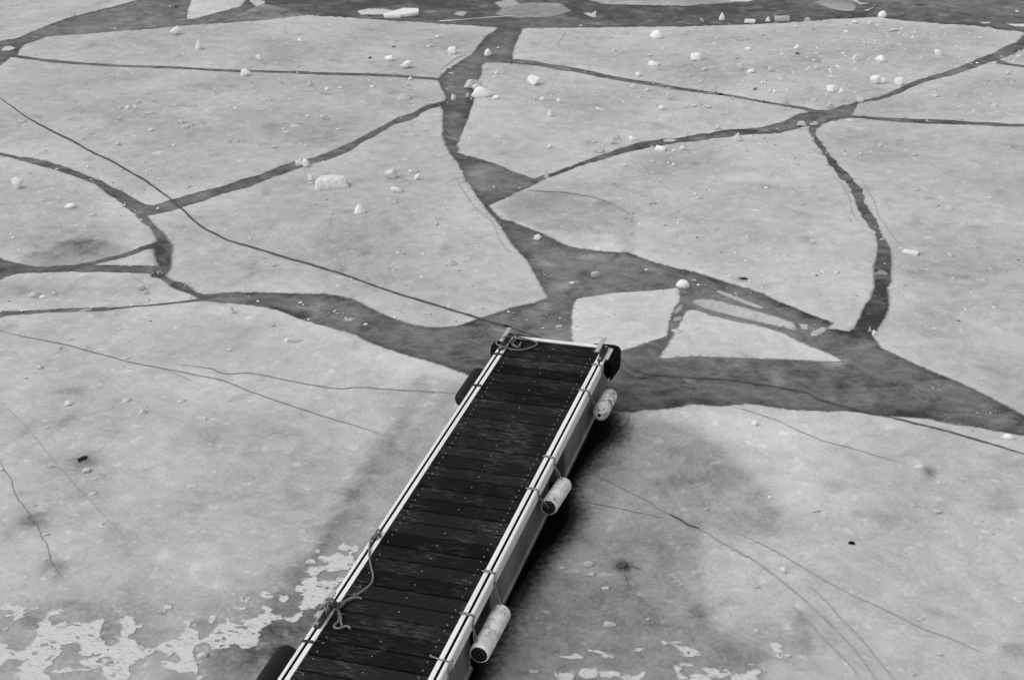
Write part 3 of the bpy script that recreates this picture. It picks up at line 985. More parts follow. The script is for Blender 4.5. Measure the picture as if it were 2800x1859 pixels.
ribbon(S(('T1', [(-150, 720), (0, 840), (200, 985), (400, 1100), (600, 1200), (800, 1310), (960, 1380), (1060, 1440), (1160, 1500)]),
         ('T5', [(1240, 135), (1480, 310), (1570, 390), (1650, 470), (1750, 545), (1870, 605), (1960, 650), (2195, 718)]),
         ('T6', [(200, 780), (450, 850), (700, 925), (1000, 1030), (1250, 1115), (1500, 1190), (1700, 1250), (1950, 1325), (2195, 1395)]),
         ('Z1', [(700, 110), (900, 180), (1100, 250), (1300, 330)])), 4.6, 'long dark curving crack running from the left edge to the pontoon tip', jit=.7)
ribbon(S(('T5', [(-150, 1395), (0, 1425), (250, 1480), (500, 1530), (660, 1568)]), ('R5', [(750, 180), (950, 235), (1050, 265), (1200, 300), (1500, 355), (1850, 425), (2000, 475), (2195, 550)]),
         ('F', [(700, 945), (830, 985), (880, 1002)])), 1.8, 'fine long crack across the near left floe fading towards the pontoon', 'crackmid', jit=1.2)
ribbon(tp('R5', [(1370, 330), (1530, 390), (1660, 450)]), 1.6, 'short faint branch off the fine long crack', 'crackfaint')
ribbon(S(('R5', [(1500, 300), (1800, 335), (1930, 380), (2195, 384)]), ('F', [(760, 894), (830, 893), (940, 900), (1056, 906)])), 1.5, 'faint crack ending at the far black fender', 'crackmid')
ribbon(S(('F', [(1420, 823), (1460, 850), (1500, 863), (1560, 868), (1700, 878), (1850, 903)]), ('R8', [(450, 172), (700, 235), (900, 282), (1150, 347), (1460, 440), (1600, 490)])), 3.2, 'long crack through the dark channel to the right edge', 'crack', jit=.7).location.z = .004
ribbon(tp('Z1', [(1870, 535), (2000, 610), (2100, 660), (2160, 668), (2352, 690)]), 2.2, 'short bent crack beside the right corner bumper', 'crack')
ribbon(tp('R8', [(0, 200), (190, 255), (400, 350), (600, 410), (800, 470), (870, 490)]), 1.6, 'hairline crack under the channel on the near right floe', 'crackfaint')
ribbon(S(('R7', [(560, -40), (680, 0), (870, 100), (1050, 190), (1200, 290), (1350, 370), (1440, 400), (1600, 500), (1750, 590)]), ('R8', [(120, 970), (260, 1080), (380, 1180), (500, 1290), (600, 1400), (700, 1530), (760, 1620)])), 4.0, 'main long crack curving down the near right floe', 'crackfaint', jit=1.8)
ribbon(tp('R7', [(1200, 285), (1290, 335), (1350, 372), (1440, 400)]), 4.2, 'dark opened stretch of the main long crack', 'crack', jit=1.2, z=.009)
ribbon(tp('R8', [(380, 1090), (450, 1150), (560, 1270), (640, 1350), (700, 1430), (820, 1568), (900, 1650)]), 3.0, 'second crack running beside the main long crack', 'crackfaint', jit=1.5)
ribbon(tp('R8', [(300, 1190), (400, 1290), (500, 1400), (600, 1500), (660, 1590)]), 3.0, 'third faint crack left of the main long crack', 'crackfaint', jit=1.5)
ribbon(tp('R8', [(0, 825), (180, 900), (400, 1030), (600, 1140), (780, 1220), (960, 1310), (1100, 1360), (1250, 1430)]), 2.0, 'straight fine crack above the double cracks on the near right floe', 'crackfaint')
ribbon(tp('R7', [(490, 180), (620, 205), (800, 245), (1050, 295), (1200, 330)]), 2.4, 'crack branching from the pontoon side to the main long crack', 'crackfaint', jit=1.4)
ribbon(S(('R5', [(0, 1110), (30, 1200), (90, 1290), (130, 1410)]), ('R6', [(140, 0), (190, 80), (240, 150), (270, 200), (310, 250), (330, 310), (380, 390), (410, 500), (450, 570), (520, 680)])), 1.8, 'dark knotted crack down the left edge of the near left floe', 'crackmid', jit=2.8)
ribbon(S(('R5', [(0, 620), (200, 810), (440, 1100), (570, 1250), (700, 1400)]), ('R6', [(720, 20), (850, 160), (1000, 310), (1080, 390)])), 1.3, 'hair-thin straight crack across the left of the near left floe', 'crackfaint', jit=.5)
ribbon(tp('T7', [(130, 218), (450, 235), (620, 265), (800, 305), (900, 350), (970, 400), (1030, 440), (1010, 500)]), 3.2, 'faint arc-shaped crack on the left of the broad pale floe', 'crackfaint', jit=1.2)
ribbon(tp('T8', [(800, 110), (850, 220), (920, 330), (950, 450), (1000, 500), (1050, 590), (1150, 700)]), 1.6, 'fine crack along the right of the upright channel', 'crackfaint')
ribbon(tp('T8', [(610, 110), (660, 210), (700, 290), (720, 400), (780, 490)]), 1.6, 'fine crack along the left of the upright channel', 'crackfaint')
ribbon(tp('T6', [(1700, 100), (1790, 250), (1900, 390), (2020, 480), (2090, 640), (2180, 745)]), 1.8, 'wriggling crack along the right edge of the wedge floe', 'crackfaint', jit=2.0)
ribbon(tp('T2', [(1560, 605), (1630, 560), (1720, 500), (1800, 470)]), 1.6, 'fine crack near the right tip of the long narrow floe', 'crackfaint')
ribbon(S(('Z1', [(2050, 1030), (2030, 1130), (1980, 1210), (1960, 1290)])), 1.6, 'short crack beside the first white fender', 'crackmid', jit=.5)
ribbon(tp('T3', [(465, 245), (440, 310), (395, 360), (400, 390), (460, 440)]), 1.3, 'thin hooked crack on the far left of the littered floe', 'crackfaint')

# small holes and dark debris
o = prism(tp('R5', [(664, 1112), (690, 1108), (688, 1098), (712, 1096), (720, 1082), (738, 1092), (752, 1086), (748, 1100), (735, 1108), (745, 1116), (700, 1122), (690, 1134), (672, 1138)]), .004, .008, 'melt_hole', MAT['hole'])
tag(o, 'small jagged black hole in the near left floe', 'hole')
o = prism(tp('R7', [(800, 688), (830, 668), (850, 672), (880, 664), (876, 690), (850, 706), (815, 706)]), .003, .005, 'melt_hole', MAT['crack'])
tag(o, 'soft square dark patch with a tail on the near right floe', 'hole')


for k_, (pp, lb) in enumerate((([(850, 700), (860, 750), (880, 800), (900, 850)], 'thin tail running down from the soft square dark patch'), ([(800, 690), (780, 660), (770, 640)], 'short crack left of the soft square dark patch'), ([(880, 680), (930, 690), (990, 715)], 'short crack right of the soft square dark patch'))):
    ribbon(tp('R7', pp), 3.0, lb, 'crackmid', jit=1.5)


def blob(name, loc, sx, sy, sz, mat, seed=0, flat=True):
    bm = bmesh.new()
    bmesh.ops.create_icosphere(bm, subdivisions=2, radius=1)
    for v in bm.verts:
        k = 1 + .25 * mnoise.noise(v.co * 1.7 + Vector((seed, seed * 2.1, 0)))
        v.co = Vector((v.co.x * sx * k, v.co.y * sy * k, max(-.15, v.co.z) * sz * k))
    me = bpy.data.meshes.new(name)
    bm.to_mesh(me); bm.free()
    o = link(name, me, mat)
    o.location = loc
    return o


o = blob('pebble', P(*tp('R8', [(600, 886)])[0]), .026, .016, .02, MAT['hole'], 3)
tag(o, 'single black pebble lying on the near right floe', 'pebble')
o = blob('pebble', P(*tp('T3', [(1790, 813)])[0]), .028, .02, .02, MAT['hole'], 5)
tag(o, 'tiny black pebble beside the thin crack of the middle floe', 'pebble')
o = blob('pebble', P(*tp('T8', [(-210, 978)])[0]), .05, .02, .008, MAT['hole'], 9)
tag(o, 'small black melt spot on the lower edge of the broad pale floe', 'pebble')


# ------------------------------------------------------------------ frost crust (thin real plates, marching squares)
def vnoise(x, y, seed):
    xi = np.floor(x).astype(int); yi = np.floor(y).astype(int)
    fx = x - xi; fy = y - yi
    fx = fx * fx * (3 - 2 * fx); fy = fy * fy * (3 - 2 * fy)

    def h(a, b_):
        n = (a * 374761393 + b_ * 668265263 + seed * 974711) & 0x7fffffff
        n = ((n ^ (n >> 13)) * 1274126177) & 0x7fffffff
        return ((n ^ (n >> 16)) & 0xffff) / 65535.0 * 2 - 1
    return (h(xi, yi) * (1 - fx) + h(xi + 1, yi) * fx) * (1 - fy) + (h(xi, yi + 1) * (1 - fx) + h(xi + 1, yi + 1) * fx) * fy


def frost(name, plist, label, cell=.009, hmul=1.0):
    wps = [Parr(p)[:, :2] for p in plist]
    allw = np.concatenate(wps)
    lo = allw.min(0) - .08; hi = allw.max(0) + .08
    xs = np.arange(lo[0], hi[0], cell); ys = np.arange(lo[1], hi[1], cell)
    X, Y = np.meshgrid(xs, ys)
    pts = np.stack([X.ravel(), Y.ravel()], 1)
    F = np.full(len(pts), -.2)
    for wp in wps:
        l2 = wp.min(0) - .15; h2 = wp.max(0) + .15
        sel = np.where((pts[:, 0] > l2[0]) & (pts[:, 0] < h2[0]) & (pts[:, 1] > l2[1]) & (pts[:, 1] < h2[1]))[0]
        qq = pts[sel]
        d = np.full(len(sel), 9.0)
        a = wp; b_ = np.roll(wp, -1, 0)
        for i in range(len(a)):
            ab = b_[i] - a[i]
            t = np.clip(((qq - a[i]) @ ab) / (ab @ ab + 1e-12), 0, 1)
            d = np.minimum(d, np.linalg.norm(qq - a[i] - t[:, None] * ab, axis=1))
        ins = winding(wp, qq) != 0
        F[sel] = np.maximum(F[sel], np.where(ins, d, -d))
    x, y = pts[:, 0], pts[:, 1]
    nse = .020 * vnoise(x * 9, y * 12, 1) + .016 * vnoise(x * 22, y * 30, 2) + .008 * vnoise(x * 50, y * 65, 3)
    F = np.minimum(F, .045) + nse * 1.15
    hole = vnoise(x * 16 + 40, y * 24, 5) * .55 + vnoise(x * 40, y * 62, 6) * .5 + vnoise(x * 70, y * 95, 9) * .2
    F = np.where(hole > .46 * hmul, np.minimum(F, (.46 * hmul - hole) * .05), F)
    F = F.reshape(X.shape)
    H = .0015
    vs, fs, vi, fv = [], [], {}, []

    def vert(key, x, y):
        if key not in vi:
            vi[key] = len(vs)
            vs.append((x, y, .0016 + H))
            fv.append(max(0.0, float(F[key[2], key[1]])) if key[0] == 'c' else 0.0)
        return vi[key]
    bnd = []
    ny, nx = F.shape
    pos = F > 0
    for j in range(ny - 1):
        r0, r1 = pos[j], pos[j + 1]
        for i in np.where(r0[:-1] | r0[1:] | r1[:-1] | r1[1:])[0]:
            cs = ((i, j), (i + 1, j), (i + 1, j + 1), (i, j + 1))
            poly = []
            for k in range(4):
                a, b_ = cs[k], cs[(k + 1) % 4]
                fa, fb = F[a[1], a[0]], F[b_[1], b_[0]]
                if fa > 0:
                    poly.append((vert(('c',) + a, xs[a[0]], ys[a[1]]), False))
                if (fa > 0) != (fb > 0):
                    t = fa / (fa - fb)
                    key = ('e', min(a, b_), max(a, b_))
                    poly.append((vert(key, xs[a[0]] + (xs[b_[0]] - xs[a[0]]) * t, ys[a[1]] + (ys[b_[1]] - ys[a[1]]) * t), True))
            if len(poly) >= 3:
                fs.append(tuple(p[0] for p in poly))
                for k in range(len(poly)):
                    p1, p2 = poly[k], poly[(k + 1) % len(poly)]
                    if p1[1] and p2[1] and not (poly[k - 1][1] and len(poly) == 3 and False):
                        bnd.append((p1[0], p2[0]))
    bi = {}
    for a, b_ in bnd:
        for k in (a, b_):
            if k not in bi:
                bi[k] = len(vs)
                vs.append((vs[k][0], vs[k][1], -.002))
                fv.append(0.0)
        fs.append((b_, a, bi[a], bi[b_]))
    o = mesh(name, vs, fs, MAT['frost'])
    at = o.data.attributes.new('edge', 'FLOAT', 'POINT')
    at.data.foreach_set('value', np.clip(np.array(fv) / .016, 0, 1).astype(np.float32))
    return tag(o, label, None, None, 'stuff')


FL = [tp('R6', p) for p in (
    [(280, 1020), (340, 985), (400, 990), (430, 1030), (470, 1005), (560, 1020), (640, 1005), (720, 1015), (820, 990), (840, 1040), (830, 1100), (860, 1180), (880, 1215), (940, 1160), (960, 1100), (990, 1060), (960, 1000), (1020, 970), (1080, 960), (1070, 1010), (1100, 1040), (1150, 1020), (1150, 1045), (1080, 1070), (1060, 1110), (1050, 1140), (1120, 1180), (1180, 1225), (1235, 1230), (1200, 1270), (1130, 1300), (1070, 1350), (1075, 1400), (1010, 1460), (980, 1560), (860, 1560), (830, 1420), (800, 1385), (740, 1400), (700, 1385), (640, 1330), (680, 1290), (640, 1260), (680, 1240), (660, 1190), (600, 1175), (480, 1190), (490, 1250), (440, 1310), (380, 1400), (400, 1440), (370, 1560), (120, 1560), (140, 1380), (200, 1340), (130, 1320), (60, 1330), (0, 1360), (-120, 1330), (-120, 1175), (0, 1175), (60, 1180), (100, 1225), (180, 1230), (250, 1180), (300, 1100), (290, 1060)],
    [(20, 890), (60, 850), (150, 870), (210, 900), (225, 930), (200, 970), (130, 1000), (100, 1040), (60, 1070), (20, 1080), (60, 1040), (90, 980), (100, 930)],
    [(330, 1000), (380, 920), (480, 910), (500, 930), (430, 970), (360, 1005)],
    [(-90, 1000), (-20, 985), (60, 945), (70, 955), (-10, 1010), (-90, 1040)],
    [(380, 1410), (480, 1385), (560, 1365), (590, 1380), (700, 1395), (640, 1410), (500, 1405)],
    [(1250, 1215), (1300, 1180), (1440, 1140), (1450, 1100), (1490, 1080), (1480, 1000), (1550, 1000), (1530, 1060), (1590, 1090), (1600, 1130), (1680, 1120), (1720, 1060), (1800, 1000), (1840, 960), (1890, 1000), (1990, 980), (2150, 940), (2250, 950), (2290, 980), (2180, 1030), (2080, 1090), (2060, 1140), (2110, 1150), (2050, 1190), (1970, 1215), (1900, 1200), (1820, 1215), (1730, 1225), (1640, 1185), (1580, 1210), (1550, 1250), (1560, 1300), (1600, 1340), (1595, 1400), (1640, 1430), (1620, 1460), (1570, 1400), (1500, 1420), (1400, 1400), (1330, 1380), (1285, 1340), (1330, 1320), (1390, 1345), (1440, 1370), (1450, 1300), (1420, 1250), (1370, 1280), (1340, 1250)],
    [(1890, 780), (1980, 765), (1995, 820), (2000, 870), (1950, 840), (1940, 800)],
    [(1310, 920), (1330, 885), (1390, 875), (1380, 900), (1330, 925)],
    [(465, 820), (500, 785), (540, 775), (500, 820)], [(270, 900), (300, 888), (330, 895), (290, 908)], [(1690, 990), (1730, 960), (1720, 1010), (1690, 1020)], [(1830, 900), (1880, 885), (1970, 890), (1980, 905), (1840, 915)])]
FL += [tp('Z3', p) for p in (
    [(570, 480), (640, 440), (760, 430), (840, 400), (690, 350), (720, 310), (820, 330), (880, 300), (960, 330), (1060, 230), (1085, 240), (1080, 280), (1050, 300), (1050, 400), (1000, 460), (850, 470), (780, 440), (700, 480), (670, 530), (690, 580), (760, 570), (880, 570), (950, 555), (900, 660), (840, 720), (740, 800), (640, 850), (520, 860), (480, 830), (540, 780), (545, 700), (480, 670), (520, 630), (600, 570), (640, 530)],
    [(890, 240), (950, 200), (1000, 220), (1030, 240), (1000, 290), (930, 280)], [(130, 750), (150, 690), (240, 710), (260, 760), (190, 775)], [(270, 760), (300, 720), (370, 720), (380, 680), (410, 740), (400, 810), (330, 810)],
    [(580, 390), (620, 360), (690, 375), (640, 395)], [(655, 260), (690, 255), (715, 290), (690, 300)], [(855, 90), (880, 55), (910, 55), (890, 90)], [(360, 960), (450, 930), (540, 880), (500, 930), (450, 990), (390, 990)], [(130, 830), (200, 840), (240, 870), (200, 880)])]
frost('frost_crust', FL, 'lacy white frost crust along the lower left of the near left floe')
FR = [tp('R7', p) for p in (
    [(1140, 1240), (1170, 1235), (1190, 1270), (1290, 1275), (1250, 1285), (1150, 1280)], [(1250, 1310), (1340, 1320), (1400, 1350), (1430, 1380), (1370, 1380), (1290, 1330)], [(370, 1385), (430, 1390), (500, 1370), (560, 1390), (700, 1380), (800, 1365), (780, 1385), (650, 1395), (540, 1410), (440, 1405)],
    [(80, 1490), (140, 1470), (210, 1490), (220, 1525), (150, 1530)], [(330, 1525), (360, 1495), (460, 1490), (500, 1510), (460, 1568), (430, 1640), (400, 1568)], [(500, 1520), (560, 1490), (630, 1490), (640, 1530), (560, 1568)], [(680, 1520), (800, 1515), (810, 1530), (700, 1535)], [(860, 1385), (940, 1375), (920, 1400)], [(950, 1420), (1020, 1440), (960, 1450)],
    [(850, 1550), (900, 1530), (1010, 1500), (1060, 1520), (1000, 1568), (960, 1640), (860, 1600)], [(1220, 1470), (1260, 1450), (1410, 1455), (1380, 1475), (1300, 1470), (1280, 1500), (1330, 1540), (1420, 1530), (1560, 1540), (1450, 1480), (1600, 1490), (1700, 1500), (1680, 1540), (1560, 1568), (1500, 1640), (1330, 1600), (1260, 1520)],
    [(1720, 1530), (1800, 1510), (1890, 1500), (1860, 1560), (1780, 1540)], [(1840, 1155), (1900, 1180), (1890, 1200), (1850, 1190)], [(590, 1340), (660, 1345), (720, 1360), (640, 1365)], [(200, 1000), (290, 1045), (250, 1060), (210, 1040)], [(130, 1100), (200, 1090), (190, 1130)], [(930, 1350), (990, 1335), (980, 1355)], [(1120, 1310), (1160, 1305), (1140, 1325)])]
FR += [tp('R8', p) for p in ([(180, 1380), (230, 1380), (240, 1440), (255, 1465), (190, 1455), (220, 1430)], [(0, 1540), (90, 1525), (130, 1560), (60, 1590), (0, 1600)], [(105, 1300), (140, 1315), (130, 1330)], [(260, 1440), (300, 1440), (280, 1450)], [(80, 1490), (110, 1475), (115, 1495)])]
frost('frost_crust', FR, 'scattered lacy frost patches along the lower edge of the near right floe', cell=.010, hmul=1.2)

# ------------------------------------------------------------------ ice chunks
CH = {
 'T1': [(1500, 310, 120, 85, 'w'), (1710, 430, 68, 95, 'w', 'cone'), (2108, 658, 85, 70, 'w', 'block'), (1843, 798, 45, 62, 'g'), (1185, 890, 45, 48, 't'), (1033, 935, 40, 35, 't'), (1093, 942, 35, 48, 'w'), (1162, 935, 38, 42, 'w'), (1128, 972, 60, 40, 'g'), (1027, 1030, 36, 46, 't'), (1233, 1006, 22, 30, 't'), (1547, 1060, 70, 38, 'g'), (1647, 1080, 40, 40, 't'), (1597, 1103, 75, 45, 't'), (1293, 1128, 50, 30, 'w'), (777, 1158, 48, 30, 't'), (1018, 1248, 45, 50, 't'), (1360, 1322, 120, 36, 'w', 'flat'), (1570, 918, 260, 52, 'g', 'fin'), (198, 1055, 100, 35, 'g'), (207, 1085, 60, 30, 't'), (598, 1030, 38, 42, 't'), (720, 1200, 40, 25, 'g'), (1240, 1398, 50, 28, 't'), (1410, 1398, 60, 26, 't'), (1035, 1468, 48, 30, 't'), (1975, 1230, 36, 34, 'g'), (2030, 1222, 46, 40, 't'), (390, 1300, 40, 20, 'g'), (1970, 915, 25, 18, 'w'), (1460, 58, 25, 14, 'w'), (1510, 60, 40, 20, 'd')],
 'T5': [(160, 212, 100, 108, 'w', 'block'), (600, 385, 100, 62, 'w'), (368, 318, 40, 32, 't'), (790, 445, 90, 36, 't'), (1637, 198, 50, 42, 'g'), (300, 1140, 120, 60, 'g', 'dome'), (378, 1152, 72, 50, 'w'), (473, 1120, 56, 38, 'g'), (1205, 1085, 90, 72, 'g'), (1252, 1115, 55, 50, 'g'), (1992, 1280, 60, 72, 'g'), (920, 1485, 65, 18, 'w', 'flat'), (605, 1508, 50, 26, 't'), (2143, 645, 35, 25, 'w'), (515, 1575, 45, 35, 'g'), (1205, 1200, 200, 60, 't', 'flat'), (740, 1255, 130, 18, 't', 'flat')],
 'T2': [(30, 528, 64, 64, 'w'), (390, 365, 62, 48, 'w'), (1185, 365, 50, 30, 'g'), (1180, 410, 40, 20, 'd'), (1555, 332, 45, 42, 'w'), (1480, 410, 80, 42, 't'), (1685, 470, 78, 75, 'w', 'block'), (1990, 482, 66, 64, 'w', 'dome'), (2078, 420, 30, 22, 'w'), (1152, 530, 96, 66, 'w', 'block'), (1292, 590, 115, 72, 'w'), (1150, 565, 40, 25, 't'), (980, 505, 35, 22, 'd'), (1180, 650, 35, 30, 'g'), (350, 585, 40, 25, 'g'), (466, 740, 60, 68, 'g', 'cone'), (470, 785, 40, 35, 't'), (503, 788, 40, 22, 't'), (614, 778, 44, 36, 'w', 'block'), (722, 762, 42, 32, 'w'), (988, 755, 60, 30, 'w'), (1325, 690, 36, 36, 'w'), (1305, 735, 32, 32, 't'), (1362, 778, 20, 28, 'w'), (1268, 860, 150, 66, 'g', 'cone'), (1115, 808, 40, 20, 't'), (122, 868, 40, 32, 't'), (445, 1005, 42, 30, 'w'), (587, 1030, 68, 52, 'g'), (325, 1090, 100, 44, 'w', 'flat'), (235, 1110, 30, 20, 'w'), (710, 1115, 60, 26, 'w'), (595, 1145, 40, 24, 'g'), (155, 1275, 55, 44, 't'), (378, 1430, 70, 64, 'w'), (430, 1440, 64, 92, 'w', 'block'), (1447, 1130, 50, 28, 't'), (1540, 1255, 60, 14, 't', 'flat'), (1670, 640, 50, 32, 'g'), (1690, 860, 48, 54, 'w'), (1860, 775, 170, 105, 'g', 'block'), (1892, 785, 76, 84, 'w'), (1938, 838, 180, 104, 'w', 'big'), (2055, 858, 62, 78, 'w'), (1820, 835, 42, 45, 'g'), (1842, 862, 25, 30, 'g'), (2062, 638, 38, 40, 'w')],
 'T6': [(474, 140, 42, 62, 'w', 'block'), (474, 168, 55, 26, 't'), (660, 218, 265, 122, 'f', 'slab'), (1165, 128, 125, 95, 'g', 'block'), (1345, 75, 95, 46, 'g'), (1380, 138, 62, 58, 'w'), (1310, 172, 55, 30, 't'), (1208, 250, 120, 72, 'w'), (897, 428, 105, 98, 'w', 'cone'), (1190, 338, 70, 32, 't'), (498, 340, 38, 24, 't'), (650, 430, 50, 24, 't'), (1553, 520, 42, 40, 't'), (1675, 868, 120, 72, 'g', 'cone'), (162, 878, 52, 46, 'g'), (720, 905, 40, 24, 'g'), (668, 1265, 40, 26, 'w'), (700, 1278, 45, 18, 't'), (1265, 1275, 36, 22, 't'), (135, 1395, 60, 50, 'g'), (340, 1528, 110, 48, 'g'), (270, 1522, 50, 40, 'w', 'dome'), (1715, 1350, 36, 18, 'd'), (1940, 1245, 35, 48, 't', 'cone'), (1860, 1045, 30, 25, 't'), (800, 1340, 100, 26, 't', 'flat')],
 'T3': [(190, 738, 118, 102, 'w', 'block'), (83, 838, 58, 34, 'w', 'flat'), (115, 875, 44, 36, 't'), (192, 868, 46, 44, 'g'), (260, 868, 60, 42, 'w'), (310, 872, 36, 30, 'g'), (402, 886, 50, 52, 'w', 'block'), (343, 822, 34, 18, 'w'), (326, 1005, 60, 62, 'w', 'block'), (765, 962, 90, 54, 'w'), (1278, 948, 62, 52, 'w', 'block'), (1243, 335, 110, 80, 'w', 'dome'), (820, 335, 130, 42, 't', 'flat'), (877, 445, 36, 36, 'g'), (1570, 525, 95, 75, 'w', 'block'), (1225, 572, 122, 54, 'w'), (1087, 658, 60, 46, 'w', 'block'), (1655, 608, 44, 44, 't'), (1635, 460, 26, 28, 'g'), (1703, 440, 20, 26, 'g'), (1042, 750, 64, 38, 'w'), (1153, 788, 50, 48, 't'), (1095, 840, 32, 24, 'w'), (1338, 858, 56, 70, 'g'), (1205, 845, 50, 25, 't'), (1725, 805, 62, 72, 'g'), (1605, 785, 36, 30, 'g'), (1615, 710, 36, 26, 'g'), (1498, 925, 42, 34, 't'), (1578, 918, 66, 36, 't'), (1668, 940, 88, 66, 'g'), (1785, 890, 50, 20, 't'), (1672, 985, 18, 18, 'w'), (1133, 1088, 40, 24, 'w'), (850, 1058, 24, 12, 'w'), (1888, 855, 44, 34, 't'), (1040, 1212, 98, 56, 'w'), (1765, 1120, 60, 50, 'g'), (1498, 1165, 22, 28, 'g'), (870, 1240, 60, 72, 'g', 'block'), (908, 1200, 48, 52, 'g'), (705, 1228, 60, 24, 'w'), (745, 1315, 90, 66, 'g', 'block'), (310, 1278, 60, 60, 't'), (298, 1528, 50, 68, 'g', 'cone'), (1350, 1222, 110, 45, 't'), (1275, 1298, 98, 54, 'w', 'block'), (1462, 1290, 60, 46, 'w'), (1388, 1302, 36, 26, 'w'), (1932, 1215, 88, 85, 't', 'cone'), (1790, 1265, 60, 24, 'w'), (2003, 1298, 44, 36, 'g'), (2153, 1192, 36, 32, 't'), (960, 1432, 90, 40, 't', 'cone'), (1208, 1478, 28, 30, 'g'), (300, 1065, 28, 24, 't'), (925, 1080, 34, 24, 't'), (1802, 175, 56, 70, 'w', 'cone'), (2040, 200, 90, 36, 'w', 'bar'), (1625, 195, 46, 42, 'g'), (1400, 165, 30, 35, 'd'), (1955, 600, 72, 75, 'g', 'block'), (2052, 628, 76, 46, 'w'), (1920, 510, 62, 45, 'g'), (2025, 438, 60, 36, 'w'), (2010, 345, 40, 45, 'g'), (2138, 312, 48, 42, 'g', 'block'), (1685, 360, 56, 26, 't'), (1955, 345, 36, 24, 't'), (555, 318, 26, 26, 'g'), (1185, 488, 52, 32, 't'), (2143, 718, 30, 28, 'w'), (2082, 775, 36, 30, 'd'), (2155, 872, 40, 34, 't')],
 'T4': [(120, 185, 120, 50, 'g', 'bar'), (0, 188, 44, 48, 'w', 'cone'), (340, 180, 56, 40, 'g'), (605, 140, 40, 50, 'd', 'cone'), (980, 150, 76, 58, 'w', 'dome'), (590, 182, 100, 22, 'w', 'flat'), (243, 240, 40, 30, 'w'), (325, 225, 32, 16, 'w'), (376, 255, 36, 28, 't'), (490, 195, 50, 34, 't'), (740, 205, 56, 36, 'w'), (880, 215, 60, 40, 'w'), (950, 225, 60, 30, 't'), (660, 220, 50, 22, 't'), (630, 250, 50, 26, 't'), (668, 280, 56, 24, 'w'), (1070, 275, 90, 46, 't'), (1150, 255, 36, 24, 'w'), (1130, 292, 44, 26, 't'), (785, 272, 50, 18, 't'), (545, 335, 150, 32, 't', 'flat'), (243, 430, 56, 50, 'w'), (255, 470, 44, 26, 'd'), (635, 468, 56, 26, 'w'), (755, 525, 85, 68, 't', 'cone'), (862, 520, 36, 26, 'w'), (975, 538, 108, 66, 'w'), (1455, 485, 66, 62, 'w'), (430, 600, 40, 44, 'g'), (530, 615, 30, 30, 'w'), (220, 630, 34, 18, 'w'), (118, 655, 50, 24, 't'), (25, 470, 70, 30, 't'), (20, 620, 60, 60, 'g'), (905, 725, 90, 82, 'w'), (965, 722, 80, 70, 'w'), (1120, 735, 80, 72, 'w', 'block'), (545, 800, 100, 80, 'w', 'block'), (630, 800, 70, 55, 'w', 'cone'), (60, 800, 52, 42, 'w'), (15, 795, 36, 30, 'w'), (78, 835, 22, 16, 'w'), (160, 895, 66, 58, 'g'), (395, 870, 66, 40, 't'), (533, 935, 66, 66, 'g', 'block'), (780, 885, 90, 60, 'g', 'block'), (287, 1090, 86, 55, 'g'), (55, 1150, 34, 22, 't'), (385, 1205, 34, 36, 'g', 'cone'), (570, 1040, 60, 25, 'd'), (705, 1045, 76, 34, 'w'), (1430, 790, 26, 16, 'w'), (1430, 835, 76, 40, 't'), (1620, 830, 40, 24, 't'), (1235, 640, 34, 34, 't'), (1520, 295, 26, 26, 't'), (1945, 570, 34, 36, 't'), (2055, 640, 50, 44, 't'), (2085, 735, 50, 42, 'g'), (2150, 485, 50, 20, 'w'), (1938, 920, 86, 44, 't', 'cone'), (1998, 970, 44, 26, 't'), (1775, 675, 76, 24, 'g'), (960, 1258, 32, 34, 'w'), (787, 1335, 40, 36, 'g'), (697, 1330, 30, 22, 'g'), (205, 1365, 60, 36, 't'), (50, 1250, 40, 28, 'g'), (372, 1315, 50, 28, 'g'), (1250, 1340, 50, 36, 't'), (2070, 1320, 60, 36, 't'), (1965, 1410, 70, 30, 't'), (1663, 1030, 26, 26, 't'), (820, 1108, 26, 14, 'w')],
 'T7': [(1205, 345, 70, 45, 'g'), (1560, 265, 60, 45, 'w'), (1608, 300, 50, 64, 't'), (1415, 412, 56, 24, 't'), (218, 650, 70, 54, 'w', 'block'), (716, 970, 72, 62, 'g', 'block'), (520, 1030, 60, 34, 'w'), (1465, 1060, 115, 84, 'w', 'dome'), (1410, 1110, 55, 50, 't'), (1560, 998, 40, 24, 't'), (605, 785, 60, 20, 't'), (1420, 1445, 130, 60, 'w', 'flat'), (1805, 685, 20, 28, 'w'), (2175, 210, 36, 30, 'w'), (400, 1395, 60, 35, 't')],
 'T8': [(365, 192, 40, 42, 't'), (1270, 225, 70, 30, 'w'), (1370, 305, 120, 36, 't', 'flat'), (1558, 395, 68, 60, 't', 'cone'), (1447, 360, 50, 32, 't'), (1900, 295, 34, 30, 'w'), (685, 490, 76, 56, 'g', 'cone'), (375, 680, 80, 48, 'g'), (280, 348, 90, 24, 't'), (1225, 775, 125, 48, 'w', 'bar'), (1570, 790, 60, 46, 't'), (970, 945, 130, 44, 'g', 'fin'), (400, 925, 100, 30, 'w', 'fin'), (580, 935, 70, 34, 'w'), (1585, 985, 50, 30, 'w'), (1835, 1005, 110, 34, 't', 'dome'), (1045, 1075, 44, 34, 'w'), (1120, 890, 30, 16, 't'), (980, 650, 44, 30, 't'), (2025, 930, 60, 24, 't'), (870, 1430, 34, 70, 't'), (905, 1465, 46, 56, 'w')],
